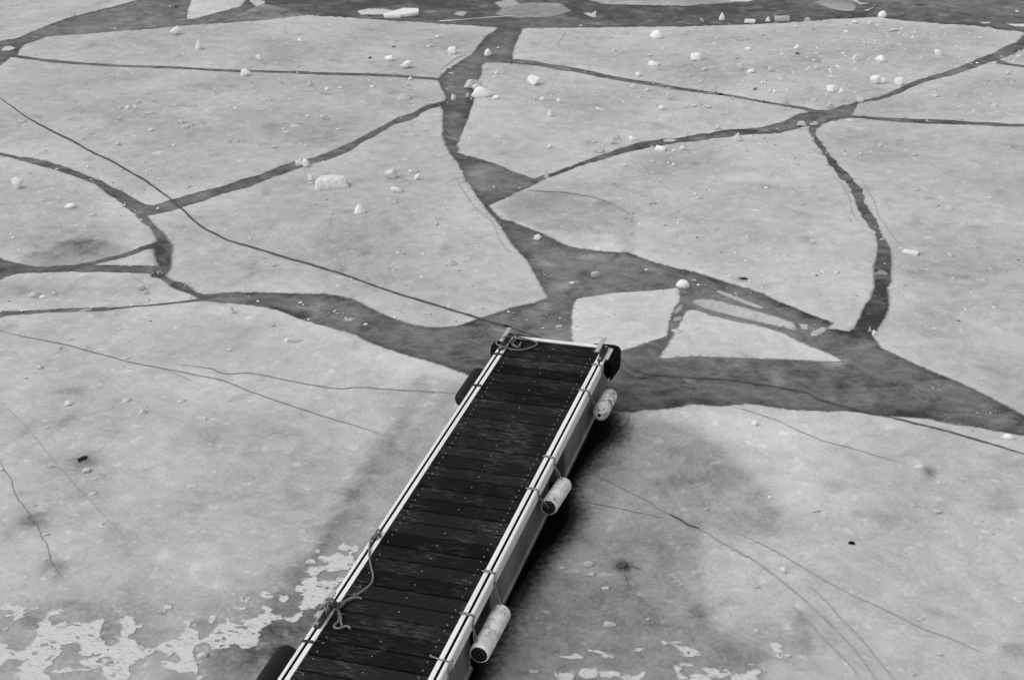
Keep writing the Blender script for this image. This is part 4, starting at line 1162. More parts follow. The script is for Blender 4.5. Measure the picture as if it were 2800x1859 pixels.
 'R5': [(520, 175, 54, 50, 'g'), (350, 345, 64, 46, 'g'), (265, 395, 110, 26, 'w', 'flat'), (215, 430, 50, 34, 't'), (1085, 262, 36, 34, 't'), (1973, 195, 50, 50, 't'), (612, 655, 106, 56, 'w'), (1093, 625, 72, 46, 't', 'dome'), (1228, 728, 90, 60, 't', 'cone'), (1245, 675, 34, 26, 't'), (1560, 630, 80, 46, 't', 'dome'), (1970, 622, 24, 24, 'w'), (1753, 782, 30, 38, 'w'), (408, 850, 40, 36, 'g'), (440, 1190, 80, 46, 'g'), (750, 1232, 86, 60, 't', 'block'), (15, 1215, 45, 45, 't'), (800, 1425, 90, 46, 't', 'dome'), (305, 1515, 50, 34, 't')],
 'R6': [(828, 222, 34, 34, 'w'), (738, 195, 24, 10, 'w'), (375, 310, 55, 36, 't'), (370, 520, 60, 40, 't'), (870, 1350, 80, 62, 't', 'dome'), (1640, 1300, 100, 70, 't', 'dome')],
 'R7': [(585, 705, 95, 70, 't', 'dome'), (600, 775, 80, 50, 't'), (383, 718, 42, 26, 'w', 'bar'), (715, 878, 52, 30, 'w', 'bar'), (1293, 845, 40, 36, 'w'), (1495, 220, 26, 26, 'w'), (1490, 270, 40, 40, 't'), (755, 1165, 100, 76, 't'), (1055, 1120, 60, 50, 't'), (590, 820, 34, 36, 't')],
 'R8': [(113, 305, 42, 40, 'w'), (930, 515, 66, 30, 'w'), (1380, 370, 60, 38, 'w', 'dome'), (420, 735, 46, 36, 't'), (1272, 840, 80, 32, 't', 'dome'), (1035, 592, 34, 22, 'w'), (250, 950, 34, 16, 'w'), (258, 1040, 34, 46, 'w'), (110, 1110, 60, 30, 't'), (1025, 740, 44, 36, 't'), (920, 712, 50, 28, 't'), (195, 668, 24, 26, 'w'), (676, 290, 18, 10, 'w'), (940, 1270, 46, 28, 't'), (1030, 1450, 40, 36, 't'), (890, 1545, 44, 30, 't'), (1200, 330, 30, 16, 't')],
}
WORD = {'f': 'frosted', 'w': 'white', 'g': 'clear', 't': 'cloudy', 'd': 'dark'}
SHP = {'rock': 'ice chunk', 'cone': 'pointed ice chunk', 'block': 'blocky ice chunk', 'flat': 'flat ice flake', 'fin': 'thin upright ice fin', 'dome': 'rounded ice lump', 'bar': 'bar-shaped ice piece', 'slab': 'ice slab chunk', 'big': 'big ice boulder'}
ORD = ['', 'second', 'third', 'fourth', 'fifth', 'sixth', 'seventh', 'eighth', 'ninth', 'tenth', 'eleventh', 'twelfth', 'thirteenth', 'fourteenth', 'fifteenth', 'sixteenth', 'seventeenth', 'eighteenth', 'nineteenth', 'twentieth']


def hull_mesh(pts, name, bevel=0.0):
    bm = bmesh.new()
    for p in pts:
        bm.verts.new(p)
    r = bmesh.ops.convex_hull(bm, input=bm.verts[:])
    bmesh.ops.delete(bm, geom=[v for v in bm.verts if not v.link_faces], context='VERTS')
    bmesh.ops.dissolve_limit(bm, angle_limit=math.radians(9), verts=bm.verts[:], edges=bm.edges[:])
    if bevel:
        bmesh.ops.bevel(bm, geom=bm.edges[:], offset=bevel, segments=1, affect='EDGES', clamp_overlap=True)
    bmesh.ops.triangulate(bm, faces=bm.faces[:])
    bmesh.ops.recalc_face_normals(bm, faces=bm.faces[:])
    me = bpy.data.meshes.new(name)
    bm.to_mesh(me)
    bm.free()
    return me


def chunk_pts(shape, rnd):
    """unit: x,y in [-.5,.5], z in [0,1]"""
    u = rnd.uniform
    if shape == 'block':
        from mathutils import Euler
        e = Euler((u(-.5, .5), u(-.5, .5), u(-.8, .8)))
        p = []
        for sx in (-1, 1):
            for sy in (-1, 1):
                for sz in (-1, 1):
                    v = Vector((sx * u(.5, 1), sy * u(.5, 1), sz * u(.45, 1)))
                    v.rotate(e)
                    p.append(v)
        for _ in range(4):
            v = Vector((u(-1, 1), u(-1, 1), u(-1, 1))).normalized() * u(1.0, 1.25)
            p.append(v)
        mx = [max(abs(v[k]) for v in p) for k in range(3)]
        return [(v.x / mx[0] * .5, v.y / mx[1] * .5, max(0, .40 + v.z / mx[2] * .60)) for v in p]
    if shape == 'cone':
        p = [(.5 * math.cos(a), .5 * math.sin(a), u(0, .08)) for a in [i * math.tau / 7 + u(-.3, .3) for i in range(7)]]
        p += [(.36 * math.cos(a) * u(.7, 1.1), .36 * math.sin(a) * u(.7, 1.1), u(.3, .55)) for a in [i * math.tau / 5 + u(-.3, .3) for i in range(5)]]
        return p + [(u(-.12, .12), u(-.1, .1), 1), (u(-.15, .15), u(-.1, .1), u(.85, .97))]
    if shape == 'flat':
        p = []
        for i in range(9):
            a = i * math.tau / 9 + u(-.25, .25)
            r = u(.34, .5)
            p += [(r * math.cos(a), r * math.sin(a), 0), (r * .92 * math.cos(a), r * .92 * math.sin(a), u(.5, 1))]
        return p
    if shape == 'fin':
        return [(-.5, -.12, 0), (.5, -.1, 0), (-.42, .12, 0), (.42, .12, 0), (-.25, -.03, .65), (0, 0, 1), (.16, .02, .95), (.3, 0, .55), (-.12, .05, .85)]
    if shape == 'dome':
        p = []
        for k, (z, r) in enumerate(((0, .46), (.25, .5), (.6, .42), (.88, .24))):
            for i in range(9):
                a = i * math.tau / 9 + k * .3
                rr = r * u(.88, 1.04)
                p.append((rr * math.cos(a), rr * math.sin(a), z * u(.94, 1.03)))
        return p + [(u(-.1, .1), u(-.1, .1), 1)]
    if shape == 'bar':
        return [(sx * .5 * u(.85, 1), sy * .5 * u(.8, 1), z * u(.8, 1)) for sx in (-1, 1) for sy in (-1, 1) for z in (0, .35, 1)]
    if shape == 'slab':
        return [(-.5, -.5, 0), (.5, -.35, 0), (-.48, .4, .1), (.46, .5, .1), (-.46, -.3, .95), (-.3, .35, 1), (.1, .4, 1), (.38, .3, .85), (.2, -.2, .8), (-.1, -.3, .95), (.42, -.1, .5), (-.5, .1, .6)]
    if shape == 'big':
        return [(-.5, -.3, .15), (-.46, .2, .1), (-.4, -.35, .45), (-.12, -.1, 1), (-.02, .1, .95), (.1, -.2, .86), (.3, -.1, .62), (.5, -.1, .28), (.48, .2, .22), (.3, -.42, .1), (0, -.5, .0), (-.3, -.48, .0), (.2, .5, .0), (-.3, .5, .0), (-.25, .3, .7), (.46, -.25, .12)]
    p = []
    for i in range(12):
        v = Vector((rnd.gauss(0, 1), rnd.gauss(0, 1), rnd.gauss(0, 1))).normalized() * u(.6, 1.2)
        p.append(v)
    mx = [max(abs(v[k]) for v in p) for k in range(3)]
    lean = u(-.25, .25)
    return [(v.x / mx[0] * .5 + lean * max(0, v.z) * .5, v.y / mx[1] * .5, max(0, .36 + v.z / mx[2] * .64)) for v in p]


# which floe lies under a point
tri_idx = list(floe_of_tri.keys())
tc_ = cent[tri_idx]
kdt = kdtree.KDTree(len(tri_idx))
for i, t in enumerate(tri_idx):
    kdt.insert((cent[t][0], cent[t][1], 0), i)
kdt.balance()
kda = kdtree.KDTree(len(cent))
for i in range(len(cent)):
    kda.insert((cent[i][0], cent[i][1], 0), i)
kda.balance()


def place_name(px, py, w):
    ti = kda.find((w[0], w[1], 0))[1]
    if ti in floe_of_tri:
        return 'on the ' + floe_of_tri[ti]
    if py < 95:
        return 'in the far channel'
    if px < 1000 and py > 560:
        return 'in the left channel' if py < 840 else 'in the curved channel'
    if py > 600:
        return 'in the central channel' if px < 2100 else 'in the right channel'
    return 'in the crack by the ' + floe_of_tri[tri_idx[kdt.find((w[0], w[1], 0))[1]]]


items = []
for t, lst in CH.items():
    for c in lst:
        x, y, w, h = c[:4]
        kind = c[4]
        shape = c[5] if len(c) > 5 else 'rock'
        sx, sy = tp(t, [(x, y)])[0]
        s = TILES[t][2]
        items.append((sx, sy, w * s, h * s, kind, shape))
objs = []
for i, (sx, sy, w, h, kind, shape) in enumerate(items):
    rnd = random.Random(i * 7 + 1)
    base_pt = P(sx, sy)
    dp = depth(base_pt)
    dv = base_pt - CAM_LOC
    sinp = -dv[2] / np.linalg.norm(dv)
    cosp = math.sqrt(1 - sinp ** 2)
    ww = w * dp / FPX * 1.1
    hh = h * dp / FPX * 1.1
    dd = ww * {'flat': .5, 'fin': .14, 'bar': .4, 'slab': .5, 'big': .55}.get(shape, .58)
    if shape == 'flat':
        dd = min(ww * .7, hh / sinp * .9)
        zz = max(.012, ww * .07)
    else:
        dd = min(dd, hh * .62 / sinp)
        zz = max((hh - .8 * dd * sinp) / cosp, .3 * hh)
    if kind == 't' and shape in ('rock', 'dome'):
        zz *= .8
    pts = chunk_pts(shape, rnd)
    hd = np.array([dv[0], dv[1]]); hd /= np.linalg.norm(hd)
    ctr = base_pt[:2] + hd * dd * .45
    yaw = math.atan2(hd[1], hd[0]) - math.pi / 2 + rnd.uniform(-.25, .25)
    mir = rnd.choice((-1, 1)) if shape not in ('big', 'slab') else 1
    sp = [(p[0] * ww * mir, p[1] * dd, p[2] * zz - .006) for p in pts]
    me = hull_mesh(sp, 'ice_chunk', bevel=min(ww, zz) * (.03 if shape in ('block', 'slab', 'big', 'rock') else .02))
    o = link('ice_chunk', me, MAT[kind])
    o.location = (ctr[0], ctr[1], 0)
    o.rotation_euler = (0, 0, yaw)
    size = 'large' if max(w, h) > 30 else ('small' if max(w, h) > 13 else 'tiny')
    objs.append((o, sx, sy, size, kind, shape, place_name(sx, sy, base_pt)))
cls = {}
for it in objs:
    cls.setdefault((it[3], it[4], it[5], it[6]), []).append(it)
for (size, kind, shape, place), l in cls.items():
    l.sort(key=lambda a: a[1])
    n = len(l)
    for k, it in enumerate(l):
        b_ = '%s %s %s %s' % (size, WORD[kind], SHP[shape], place)
        if n > 1:
            if k == 0:
                b_ += ', leftmost such'
            elif k == n - 1:
                b_ += ', rightmost such'
            elif k < len(ORD):
                b_ += ', %s such from left' % ORD[k]
            else:
                b_ += ', number %d from left' % (k + 1)
        tag(it[0], b_, 'ice chunk', 'loose ice chunks')

# countless crumbs and frost specks on the ice: one mass
cv_, cf_ = [], []
rs2 = np.random.RandomState(11)


def crumb(p, r, hgt):
    b0 = len(cv_)
    a0 = rs2.uniform(0, 6.28)
    for k in range(4):
        a = a0 + k * 1.57 + rs2.uniform(-.4, .4)
        rr = r * rs2.uniform(.7, 1.2)
        cv_.append((p[0] + rr * math.cos(a), p[1] + rr * math.sin(a), .001))
    cv_.append((p[0] + rs2.uniform(-.3, .3) * r, p[1] + rs2.uniform(-.3, .3) * r, hgt))
    for k in range(4):
        cf_.append((b0 + k, b0 + (k + 1) % 4, b0 + 4))


def scatter(n, x0, x1, y0, y1, r0, r1, force=False):
    c = 0
    tries = 0
    while c < n and tries < n * 6:
        tries += 1
        x, y = rs2.uniform(x0, x1), rs2.uniform(y0, y1)
        if force:
            x, y = rs2.normal((x0 + x1) / 2, (x1 - x0) / 3.2), rs2.normal((y0 + y1) / 2, (y1 - y0) / 3.2)
        if not force and mnoise.noise((x * .004, y * .007, 7.7)) + .5 * mnoise.noise((x * .02, y * .03, 1.7)) < rs2.uniform(-.35, .45):
            continue
        p = P(x, y)
        if abs(p[0]) < .75 and p[1] < 1.25:
            continue
        r = r0 + (r1 - r0) * rs2.uniform(0, 1) ** 3
        crumb(p, r, r * rs2.uniform(.3, .8))
        c += 1


scatter(700, 0, 2800, 60, 900, .008, .03)
scatter(420, 1900, 2800, 70, 260, .008, .034)
for cx_, cy_, w_, h_, n_ in ((1491, 750, 20, 7, 40), (1710, 738, 30, 3, 30), (1508, 664, 14, 5, 20), (1590, 690, 10, 4, 14), (950, 284, 40, 5, 60), (930, 275, 20, 4, 25), (1215, 283, 30, 5, 50), (2010, 812, 20, 8, 40), (2270, 890, 40, 14, 60), (420, 720, 24, 12, 60), (430, 745, 20, 6, 40), (510, 780, 20, 8, 40), (2200, 714, 20, 5, 50), (2700, 1130, 50, 8, 50), (1700, 860, 60, 20, 40), (1430, 880, 80, 30, 40), (2560, 1060, 40, 10, 30)):
    scatter(n_, cx_ - w_, cx_ + w_, cy_ - h_, cy_ + h_, .003, .011, True)
scatter(260, 2000, 2700, 1250, 1859, .003, .007)
scatter(260, 100, 700, 60, 560, .006, .022)
scatter(320, 1500, 2600, 90, 560, .006, .024)
scatter(120, 1350, 1800, 780, 960, .003, .008)
scatter(150, 0, 1100, 940, 1700, .003, .008)
o = mesh('frost_specks', cv_, cf_, MAT['speck'])
tag(o, 'countless tiny white frost specks scattered over the ice', None, None, 'stuff')

cv_, cf_ = [], []  # flat dark flecks painting the shadows of tiny bumps on the ice
scatter(330, 0, 2800, 60, 900, .008, .022)
scatter(60, 0, 2800, 950, 1859, .003, .008)
o = mesh('shade_specks', [(v[0], v[1], min(v[2], .004)) for v in cv_], cf_, plain('bump_shade', .12, .6, .2, var=.5, vscale=3))
tag(o, 'countless tiny dark flecks painted as the shade of small ice bumps', None, None, 'stuff')

# ------------------------------------------------------------------ the pontoon
DZ = .46
Y0, Y1 = -4.6, 1.03
pont = empty('finger_pontoon', (0, -1.5, 0))
tag(pont, 'narrow floating pontoon with black grooved deck and pale metal edges', 'pontoon')
OFF = Vector((0, 1.5, 0))


def part(name, verts, faces, mat, parent=pont, smooth=False, recalc=True):
    off = (0, 1.5, 0) if parent is pont else (0, 0, 0)
    o = mesh(name, [(v[0] + off[0], v[1] + off[1], v[2] + off[2]) for v in verts], faces, mat, parent, smooth)
    if recalc:
        bm = bmesh.new(); bm.from_mesh(o.data)
        bmesh.ops.recalc_face_normals(bm, faces=bm.faces[:])
        bm.to_mesh(o.data); bm.free()
    return o


def extrude_profile(prof, y0, y1, nseg=1):
    n = len(prof)
    vs = []
    for k in range(nseg + 1):
        y = y0 + (y1 - y0) * k / nseg
        vs += [(p[0], y, p[1]) for p in prof]
    fs = []
    for k in range(nseg):
        for i in range(n):
            a = k * n + i; b_ = k * n + (i + 1) % n
            fs.append((a, b_, b_ + n, a + n))
    fs.append(tuple(range(n))); fs.append(tuple(range(nseg * n, nseg * n + n))[::-1])
    return vs, fs


# side rails with a slot along the top
for s in (1, -1):
    arc = [(.447 + .013 * math.sin(a), -.013 + .013 * math.cos(a)) for a in [math.radians(d) for d in (0, 20, 40, 60, 80, 90)]]
    prof = [(.387, -.10), (.387, -.001), (.389, 0), (.4155, 0), (.417, -.002), (.417, -.026), (.434, -.026), (.434, -.002), (.4355, 0)] + arc + [(.461, -.05), (.458, -.085), (.450, -.100), (.436, -.106)]
    prof = [(s * x, DZ + z) for x, z in prof]
    v, f = extrude_profile(prof, Y0, 1.0, 1)
    part('side_rail', v, f, MAT['rail'])
    v, f = extrude_profile([(s * .4172, DZ - .024), (s * .4338, DZ - .024), (s * .4338, DZ - .004), (s * .4172, DZ - .004)], Y0, .999)  # black strip added nearly flush, painting the shade inside the recess
    part('slot_shade_strip', v, f, MAT['shade_fill'])


def bx(x0, x1, y0, y1, z0, z1, bev=0.0):
    bm = bmesh.new()
    bmesh.ops.create_cube(bm, size=1)
    for v in bm.verts:
        v.co = Vector(((x0 + x1) / 2 + v.co.x * (x1 - x0), (y0 + y1) / 2 + v.co.y * (y1 - y0), (z0 + z1) / 2 + v.co.z * (z1 - z0)))
    if bev:
        bmesh.ops.bevel(bm, geom=bm.edges[:], offset=bev, segments=2, affect='EDGES')
    vs = [tuple(v.co) for v in bm.verts]
    bm.verts.index_update()
    fs = [tuple(v.index for v in f.verts) for f in bm.faces]
    bm.free()
    return vs, fs


part('end_rail', *bx(-.386, .386, .988, 1.028, DZ - .10, DZ + .001, .004), MAT['rail'])
part('underdeck_blocker', *bx(-.384, .384, Y0, .985, DZ - .09, DZ - .032), MAT['shade_fill'])  # dark boxes added beneath the boards to block light through the gaps
part('underdeck_blocker', *bx(-.30, .30, Y0, .985, .10, DZ - .095), MAT['shade_fill'])

# grooved boards
NR = 10
BW = .127


def board_mesh(width, nr, name):
    pitch = width / nr
    prof = []
    for k in range(nr):
        y = -width / 2 + k * pitch
        g_ = pitch * .12
        prof += [(y + g_ * .6, -.009), (y + g_, 0), (y + pitch - g_, 0), (y + pitch - g_ * .6, -.009)]
    prof = [(-width / 2, -.026), (-width / 2, -.009)] + prof + [(width / 2, -.009), (width / 2, -.026)]
    n = len(prof)
    vs = [(-.386, p[0], p[1]) for p in prof] + [(.386, p[0], p[1]) for p in prof]
    fs = [(i, i + 1, n + i + 1, n + i) for i in range(n - 1)] + [tuple(range(n)), tuple(range(n, 2 * n))[::-1]]
    me = bpy.data.meshes.new(name)
    me.from_pydata(vs, [], fs)
    bm = bmesh.new(); bm.from_mesh(me)
    bmesh.ops.recalc_face_normals(bm, faces=bm.faces[:])
    bm.to_mesh(me); bm.free()
    me.materials.append(MAT['board'])
    return me


bme = board_mesh(BW, NR, 'deck_board')
bme2 = board_mesh(.030, 2, 'deck_board_strip')
bm = bmesh.new()
bmesh.ops.create_cone(bm, cap_ends=True, segments=8, radius1=.0046, radius2=.0034, depth=.004)
sme = bpy.data.meshes.new('screw'); bm.to_mesh(sme); bm.free(); sme.materials.append(MAT['screw'])
rb = random.Random(5)
k = 0
yb = .079 + .145 * 6
while yb > Y0 + .1:
    yc = yb - .0725
    o = bpy.data.objects.new('deck_board', bme)
    COL.objects.link(o)
    o.parent = pont
    o.location = (rb.uniform(-.0008, .0008), yc + 1.5, DZ - .006 + rb.uniform(-.0015, .001))
    o.rotation_euler = (rb.uniform(-.006, .006), rb.uniform(-.0015, .0015), rb.uniform(-.002, .002))
    for sx in (-.333, .333, 0):
        for sy in ((-.041, .041) if sx else (0,)):
            if rb.random() < .14:
                continue
            sc = bpy.data.objects.new('screw', sme)
            COL.objects.link(sc)
            sc.parent = o
            sc.location = (sx + rb.uniform(-.004, .004), sy + rb.uniform(-.004, .004), .0012)
    yb -= .145
    k += 1
o = bpy.data.objects.new('deck_board', bme2); COL.objects.link(o); o.parent = pont; o.location = (0, .968 + 1.5, DZ - .006)
o['label'] = 'narrow trimmed board strip at the pontoon end'

# floats
for (ya, yb_) in ((-.41, .985), (-2.265, -.845), (-4.5, -2.68)):
    prof = [(.432, DZ - .108), (.436, DZ - .125), (.428, .075), (.440, .060), (.440, .040), (.424, .030), (.415, -.12)]
    prof = prof + [(-x, z) for x, z in prof[::-1]]
    v, f = extrude_profile(prof, ya, yb_)
    o = part('float', v, f, MAT['float'])
    bm = bmesh.new(); bm.from_mesh(o.data)
    es = [e for e in bm.edges if abs(e.verts[0].co.y - e.verts[1].co.y) < 1e-6 and (abs(e.verts[0].co.z - e.verts[1].co.z) > .1)]
    bmesh.ops.bevel(bm, geom=es, offset=.02, segments=3, affect='EDGES')
    bm.to_mesh(o.data); bm.free()


# corner bumpers
def bumper(s, name, label, notch=True):
    plan = [(.30, 1.030), (.30, 1.062), (.40, 1.075), (.47, 1.078), (.515, 1.060), (.540, 1.02), (.546, .95), (.543, .88), (.533, .80), (.527, .74), (.512, .728), (.508, .775), (.497, .79), (.490, .735), (.463, .725), (.463, .78), (.463, 1.0), (.462, 1.030)]
    if s < 0:
        plan = [(.215, 1.030), (.24, 1.052), (.30, 1.066), (.40, 1.075), (.455, 1.08), (.48, 1.074), (.492, 1.03), (.53, .90), (.532, .84), (.515, .755), (.49, .722), (.463, .715), (.463, .8), (.463, 1.0), (.462, 1.030)]
    n = len(plan)
    vs = []
    for z, k in ((DZ - .01, .9), (DZ - .018, 1.0), (DZ - .11, 1.0), (DZ - .16, .96)):
        for x, y in plan:
            cx, cy = .46, 1.0
            vs.append((s * (x if x < .4635 else .4635 + (x - .4635) * k), y, z))
    fs = [tuple(range(n))[::-1], tuple(range(3 * n, 4 * n))]
    for l in range(3):
        fs += [(l * n + i, l * n + (i + 1) % n, (l + 1) * n + (i + 1) % n, (l + 1) * n + i) for i in range(n)]
    o = part(name, vs, fs, MAT['rubber'])
    bm = bmesh.new(); bm.from_mesh(o.data)
    bmesh.ops.triangulate(bm, faces=[f for f in bm.faces if len(f.verts) > 4])
    bm.to_mesh(o.data); bm.free()
    o['label'] = label
    return o


bR = bumper(1, 'corner_bumper', 'torn black rubber bumper on the right far corner')
bL = bumper(-1, 'corner_bumper', 'black rubber bumper on the left far corner')
# clamping strip with bolts on the right bumper
part('bumper_clamp', *bx(.463, .482, .80, .985, DZ - .055, DZ + .006, .005), MAT['rail'])
for yy in (.955, .80):
    part('bolt', *bx(.482, .505, yy - .008, yy + .008, DZ - .03, DZ - .014, .003), MAT['steel'])


# cleats
def cyl(x, y, z0, z1, r, seg=10):
    vs = [(x + r * math.cos(a), y + r * math.sin(a), z) for z in (z0, z1) for a in [k * math.tau / seg for k in range(seg)]]
    fs = [tuple(range(seg))[::-1], tuple(range(seg, 2 * seg))] + [(k, (k + 1) % seg, seg + (k + 1) % seg, seg + k) for k in range(seg)]
    return vs, fs


def cleat(x, y, lean, label):
    # base plate with rolled end, two slanted legs, flat horn bar on top, bolts at both ends
    v, f = bx(x - .021, x + .021, y - .13, y + .13, DZ + .0005, DZ + .016, .004)
    o = part('cleat', v, f, MAT['steeld'])
    o['label'] = label
    for dy in (-.045, .045):
        vs = []
        for z, dx, t in ((DZ + .014, 0, .018), (DZ + .073, lean, .018)):
            for sx, sy in ((-1, -1), (1, -1), (1, 1), (-1, 1)):
                vs.append((x + dx + sx * t, y + dy * (1 if z < DZ + .05 else .8) + sy * .006 + 1.5, z))
        l = mesh('leg', vs, [(0, 1, 5, 4), (1, 2, 6, 5), (2, 3, 7, 6), (3, 0, 4, 7), (3, 2, 1, 0), (4, 5, 6, 7)], MAT['steeld'], o)
    v, f = bx(x + lean - .019, x + lean + .019, y - .128, y + .128, DZ + .072, DZ + .083, .003)
    mesh('horn_bar', [(a[0], a[1] + 1.5, a[2] + .010 * ((a[1] - y) / .128) ** 2) for a in v], f, MAT['steel'], o)
    for dy in (-.108, .108):
        v, f = cyl(x, y + dy + 1.5, DZ + .015, DZ + .026, .011, 6)
        mesh('bolt', v, f, MAT['screw'], o)
    return o


cleat(.424, .865, -.022, 'cleat on the right far corner of the pontoon')
cleat(-.424, .865, .010, 'cleat on the left far corner of the pontoon')
cleat(-.424, -2.905, .012, 'near cleat on the left rail with rope wound round it')


# ------------------------------------------------------------------ ropes
def smooth_path(pts, step):
    return catmull3(pts, step)


def catmull3(pts, step):
    pts = [np.array(q, float) for q in pts]
    o = []
    for i in range(len(pts) - 1):
        p0 = pts[max(i - 1, 0)]; p1 = pts[i]; p2 = pts[i + 1]; p3 = pts[min(i + 2, len(pts) - 1)]
        k = max(1, int(np.linalg.norm(p2 - p1) / step))
        for j in range(k):
            t = j / k
            o.append(.5 * ((2 * p1) + (-p0 + p2) * t + (2 * p0 - 5 * p1 + 4 * p2 - p3) * t * t + (-p0 + 3 * p1 - 3 * p2 + p3) * t ** 3))
    o.append(pts[-1])
    return o


def tube(pts, r, name, mat, parent=None, lay=True, step=None):
    q = catmull3(pts, step or r * .9)
    n = len(q)
    m_ = 9 if lay else 6
    vs, fs = [], []
    up = np.array([0, 0, 1.0])
    s = 0.0
    prev = None
    for i in range(n):
        d = q[min(i + 1, n - 1)] - q[max(i - 1, 0)]
        d = d / (np.linalg.norm(d) + 1e-12)
        a = prev if prev is not None else np.cross(d, up)
        a = a - d * (a @ d)
        if np.linalg.norm(a) < 1e-6:
            a = np.cross(d, np.array([1.0, 0, 0]))
        a /= np.linalg.norm(a)
        prev = a
        b_ = np.cross(d, a)
        if i:
            s += np.linalg.norm(q[i] - q[i - 1])
        tw = s / (r * 1.15) if lay else 0
        for k in range(m_):
            t = k * math.tau / m_
            rr = r * (1 + .22 * math.cos(3 * (t))) if lay else r
            vs.append(q[i] + rr * (a * math.cos(t + tw) + b_ * math.sin(t + tw)))
        if i:
            o0 = (i - 1) * m_
            for k in range(m_):
                fs.append((o0 + k, o0 + (k + 1) % m_, o0 + m_ + (k + 1) % m_, o0 + m_ + k))
    fs.append(tuple(range(m_))[::-1]); fs.append(tuple(range((n - 1) * m_, n * m_)))
    return mesh(name, vs, fs, mat, parent, smooth=True)


def PD(t, pts, z):
    r = []
    for i, p in enumerate(tp(t, [p[:2] for p in pts])):
        zz = pts[i][2] if len(pts[i]) > 2 else z
        r.append(P(p[0], p[1], DZ + zz))
    return r


# rope coil on the far left cleat
rt = empty('mooring_rope', tuple(P(1400, 945, DZ)))
tag(rt, 'coiled grey mooring rope looped on the left far cleat', 'rope')


def rp(pts, r=.0064, mat='rope', root=None, name='rope_strand', lay=True):
    l = root.location
    return tube([p - np.array(l) for p in pts], r, name, MAT[mat], root, lay)


rp(PD('L', [(850, 395, .05), (760, 405, .085), (660, 405, .095), (560, 450, .09), (430, 510, .05), (352, 600, .03), (390, 680, .03), (500, 728, .03), (650, 768, .025), (750, 800, .012), (900, 840, .012), (1100, 870, .012), (1300, 860, .012), (1500, 820, .012), (1700, 740, .012), (1812, 670, .012), (1775, 600, .012), (1650, 540, .012), (1450, 480, .012), (1250, 430, .014), (1120, 395, .02), (1000, 355, .03), (900, 365, .03), (850, 390, .03)], 0), root=rt)
rp(PD('L', [(880, 420, .03), (960, 345, .04), (1060, 370, .03), (1070, 440, .03), (1020, 540, .014), (960, 620, .012), (1000, 700, .012), (1100, 735, .012), (1180, 700, .012), (1245, 600, .012)], 0), root=rt)
rp(PD('L', [(990, 420, .02), (930, 560, .012), (905, 640, .012), (960, 720, .012), (1070, 765, .012), (1170, 770, .012), (1215, 700, .014)], 0), root=rt)
rp(PD('L', [(760, 420, .06), (830, 450, .04), (850, 500, .02), (800, 580, .012), (860, 600, .012), (920, 560, .014)], 0), .007, root=rt)

# rope from the eye on the left rail to the near cleat
rt2 = empty('mooring_rope', tuple(P(1000, 1580, DZ)))
tag(rt2, 'grey rope lying on the deck from a rail knot to the near cleat', 'rope')
rp(PD('Z3', [(1290, 70, .02), (1265, 110, .025), (1230, 150, .02), (1216, 190, .015), (1206, 250, .012), (1209, 350, .012), (1228, 450, .012), (1245, 530, .012), (1225, 600, .012), (1150, 670, .012), (1050, 730, .012), (960, 780, .014), (900, 805, .018), (860, 830, .03)], 0), .0066, root=rt2)
rp(PD('Z3', [(1250, 160, .012), (1230, 140, .02), (1270, 120, .03), (1310, 100, .025), (1320, 125, .014), (1290, 130, .02), (1250, 150, .02)], 0), .0066, root=rt2)
rp(PD('Z3', [(1280, 130, .01), (1275, 95, .02), (1295, 60, .025), (1312, 80, .02), (1300, 120, .012)], 0), .0066, root=rt2)
rp(PD('Z3', [(1130, 752, .012), (1095, 740, .012), (1040, 752, .012), (980, 775, .02), (930, 800, .02), (890, 830, .02), (870, 860, .02)], 0), .0066, root=rt2)
rp(PD('Z3', [(900, 850, .012), (930, 825, .014), (960, 795, .02)], 0), .008, root=rt2)
# windings on the near cleat with hanging tails
rt3 = empty('mooring_rope', tuple(P(915, 1650, DZ)))
tag(rt3, 'thick grey rope wound round the near cleat with two tails', 'rope')
rp(PD('C', [(430, 500, .03), (470, 430, .07), (530, 365, .10), (610, 345, .105), (690, 375, .10), (750, 430, .08), (790, 510, .05), (815, 620, .02), (840, 740, .014), (858, 850, .014), (845, 960, .014), (770, 1030, .014), (718, 1095, .014), (780, 1145, .014), (900, 1135, .014), (1030, 1095, .014), (1105, 1095, .014), (1160, 1150, .014)], 0), .0082, root=rt3)
rp(PD('C', [(290, 790, .05), (300, 720, .08), (350, 640, .095), (440, 545, .10), (550, 465, .10), (650, 480, .07), (720, 520, .04)], 0), .0082, root=rt3)
rp(PD('C', [(450, 560, .085), (490, 610, .10), (515, 680, .095), (530, 750, .06), (500, 800, .03)], 0), .0082, root=rt3)
rp(PD('C', [(540, 560, .09), (565, 620, .095), (560, 690, .08), (530, 760, .05)], 0), .0082, root=rt3)
rp(PD('C', [(480, 550, .09), (560, 500, .1), (650, 520, .08), (720, 560, .04)], 0), .0082, root=rt3)
rp(PD('C', [(760, 590, .02), (830, 660, .02), (870, 740, .018), (905, 850, .016), (905, 960, .014), (930, 1050, .014), (955, 1085, .014)], 0), .0082, root=rt3)
rp(PD('C', [(800, 500, .03), (830, 480, .03), (900, 460, .025), (960, 430, .02)], 0), .0082, root=rt3)


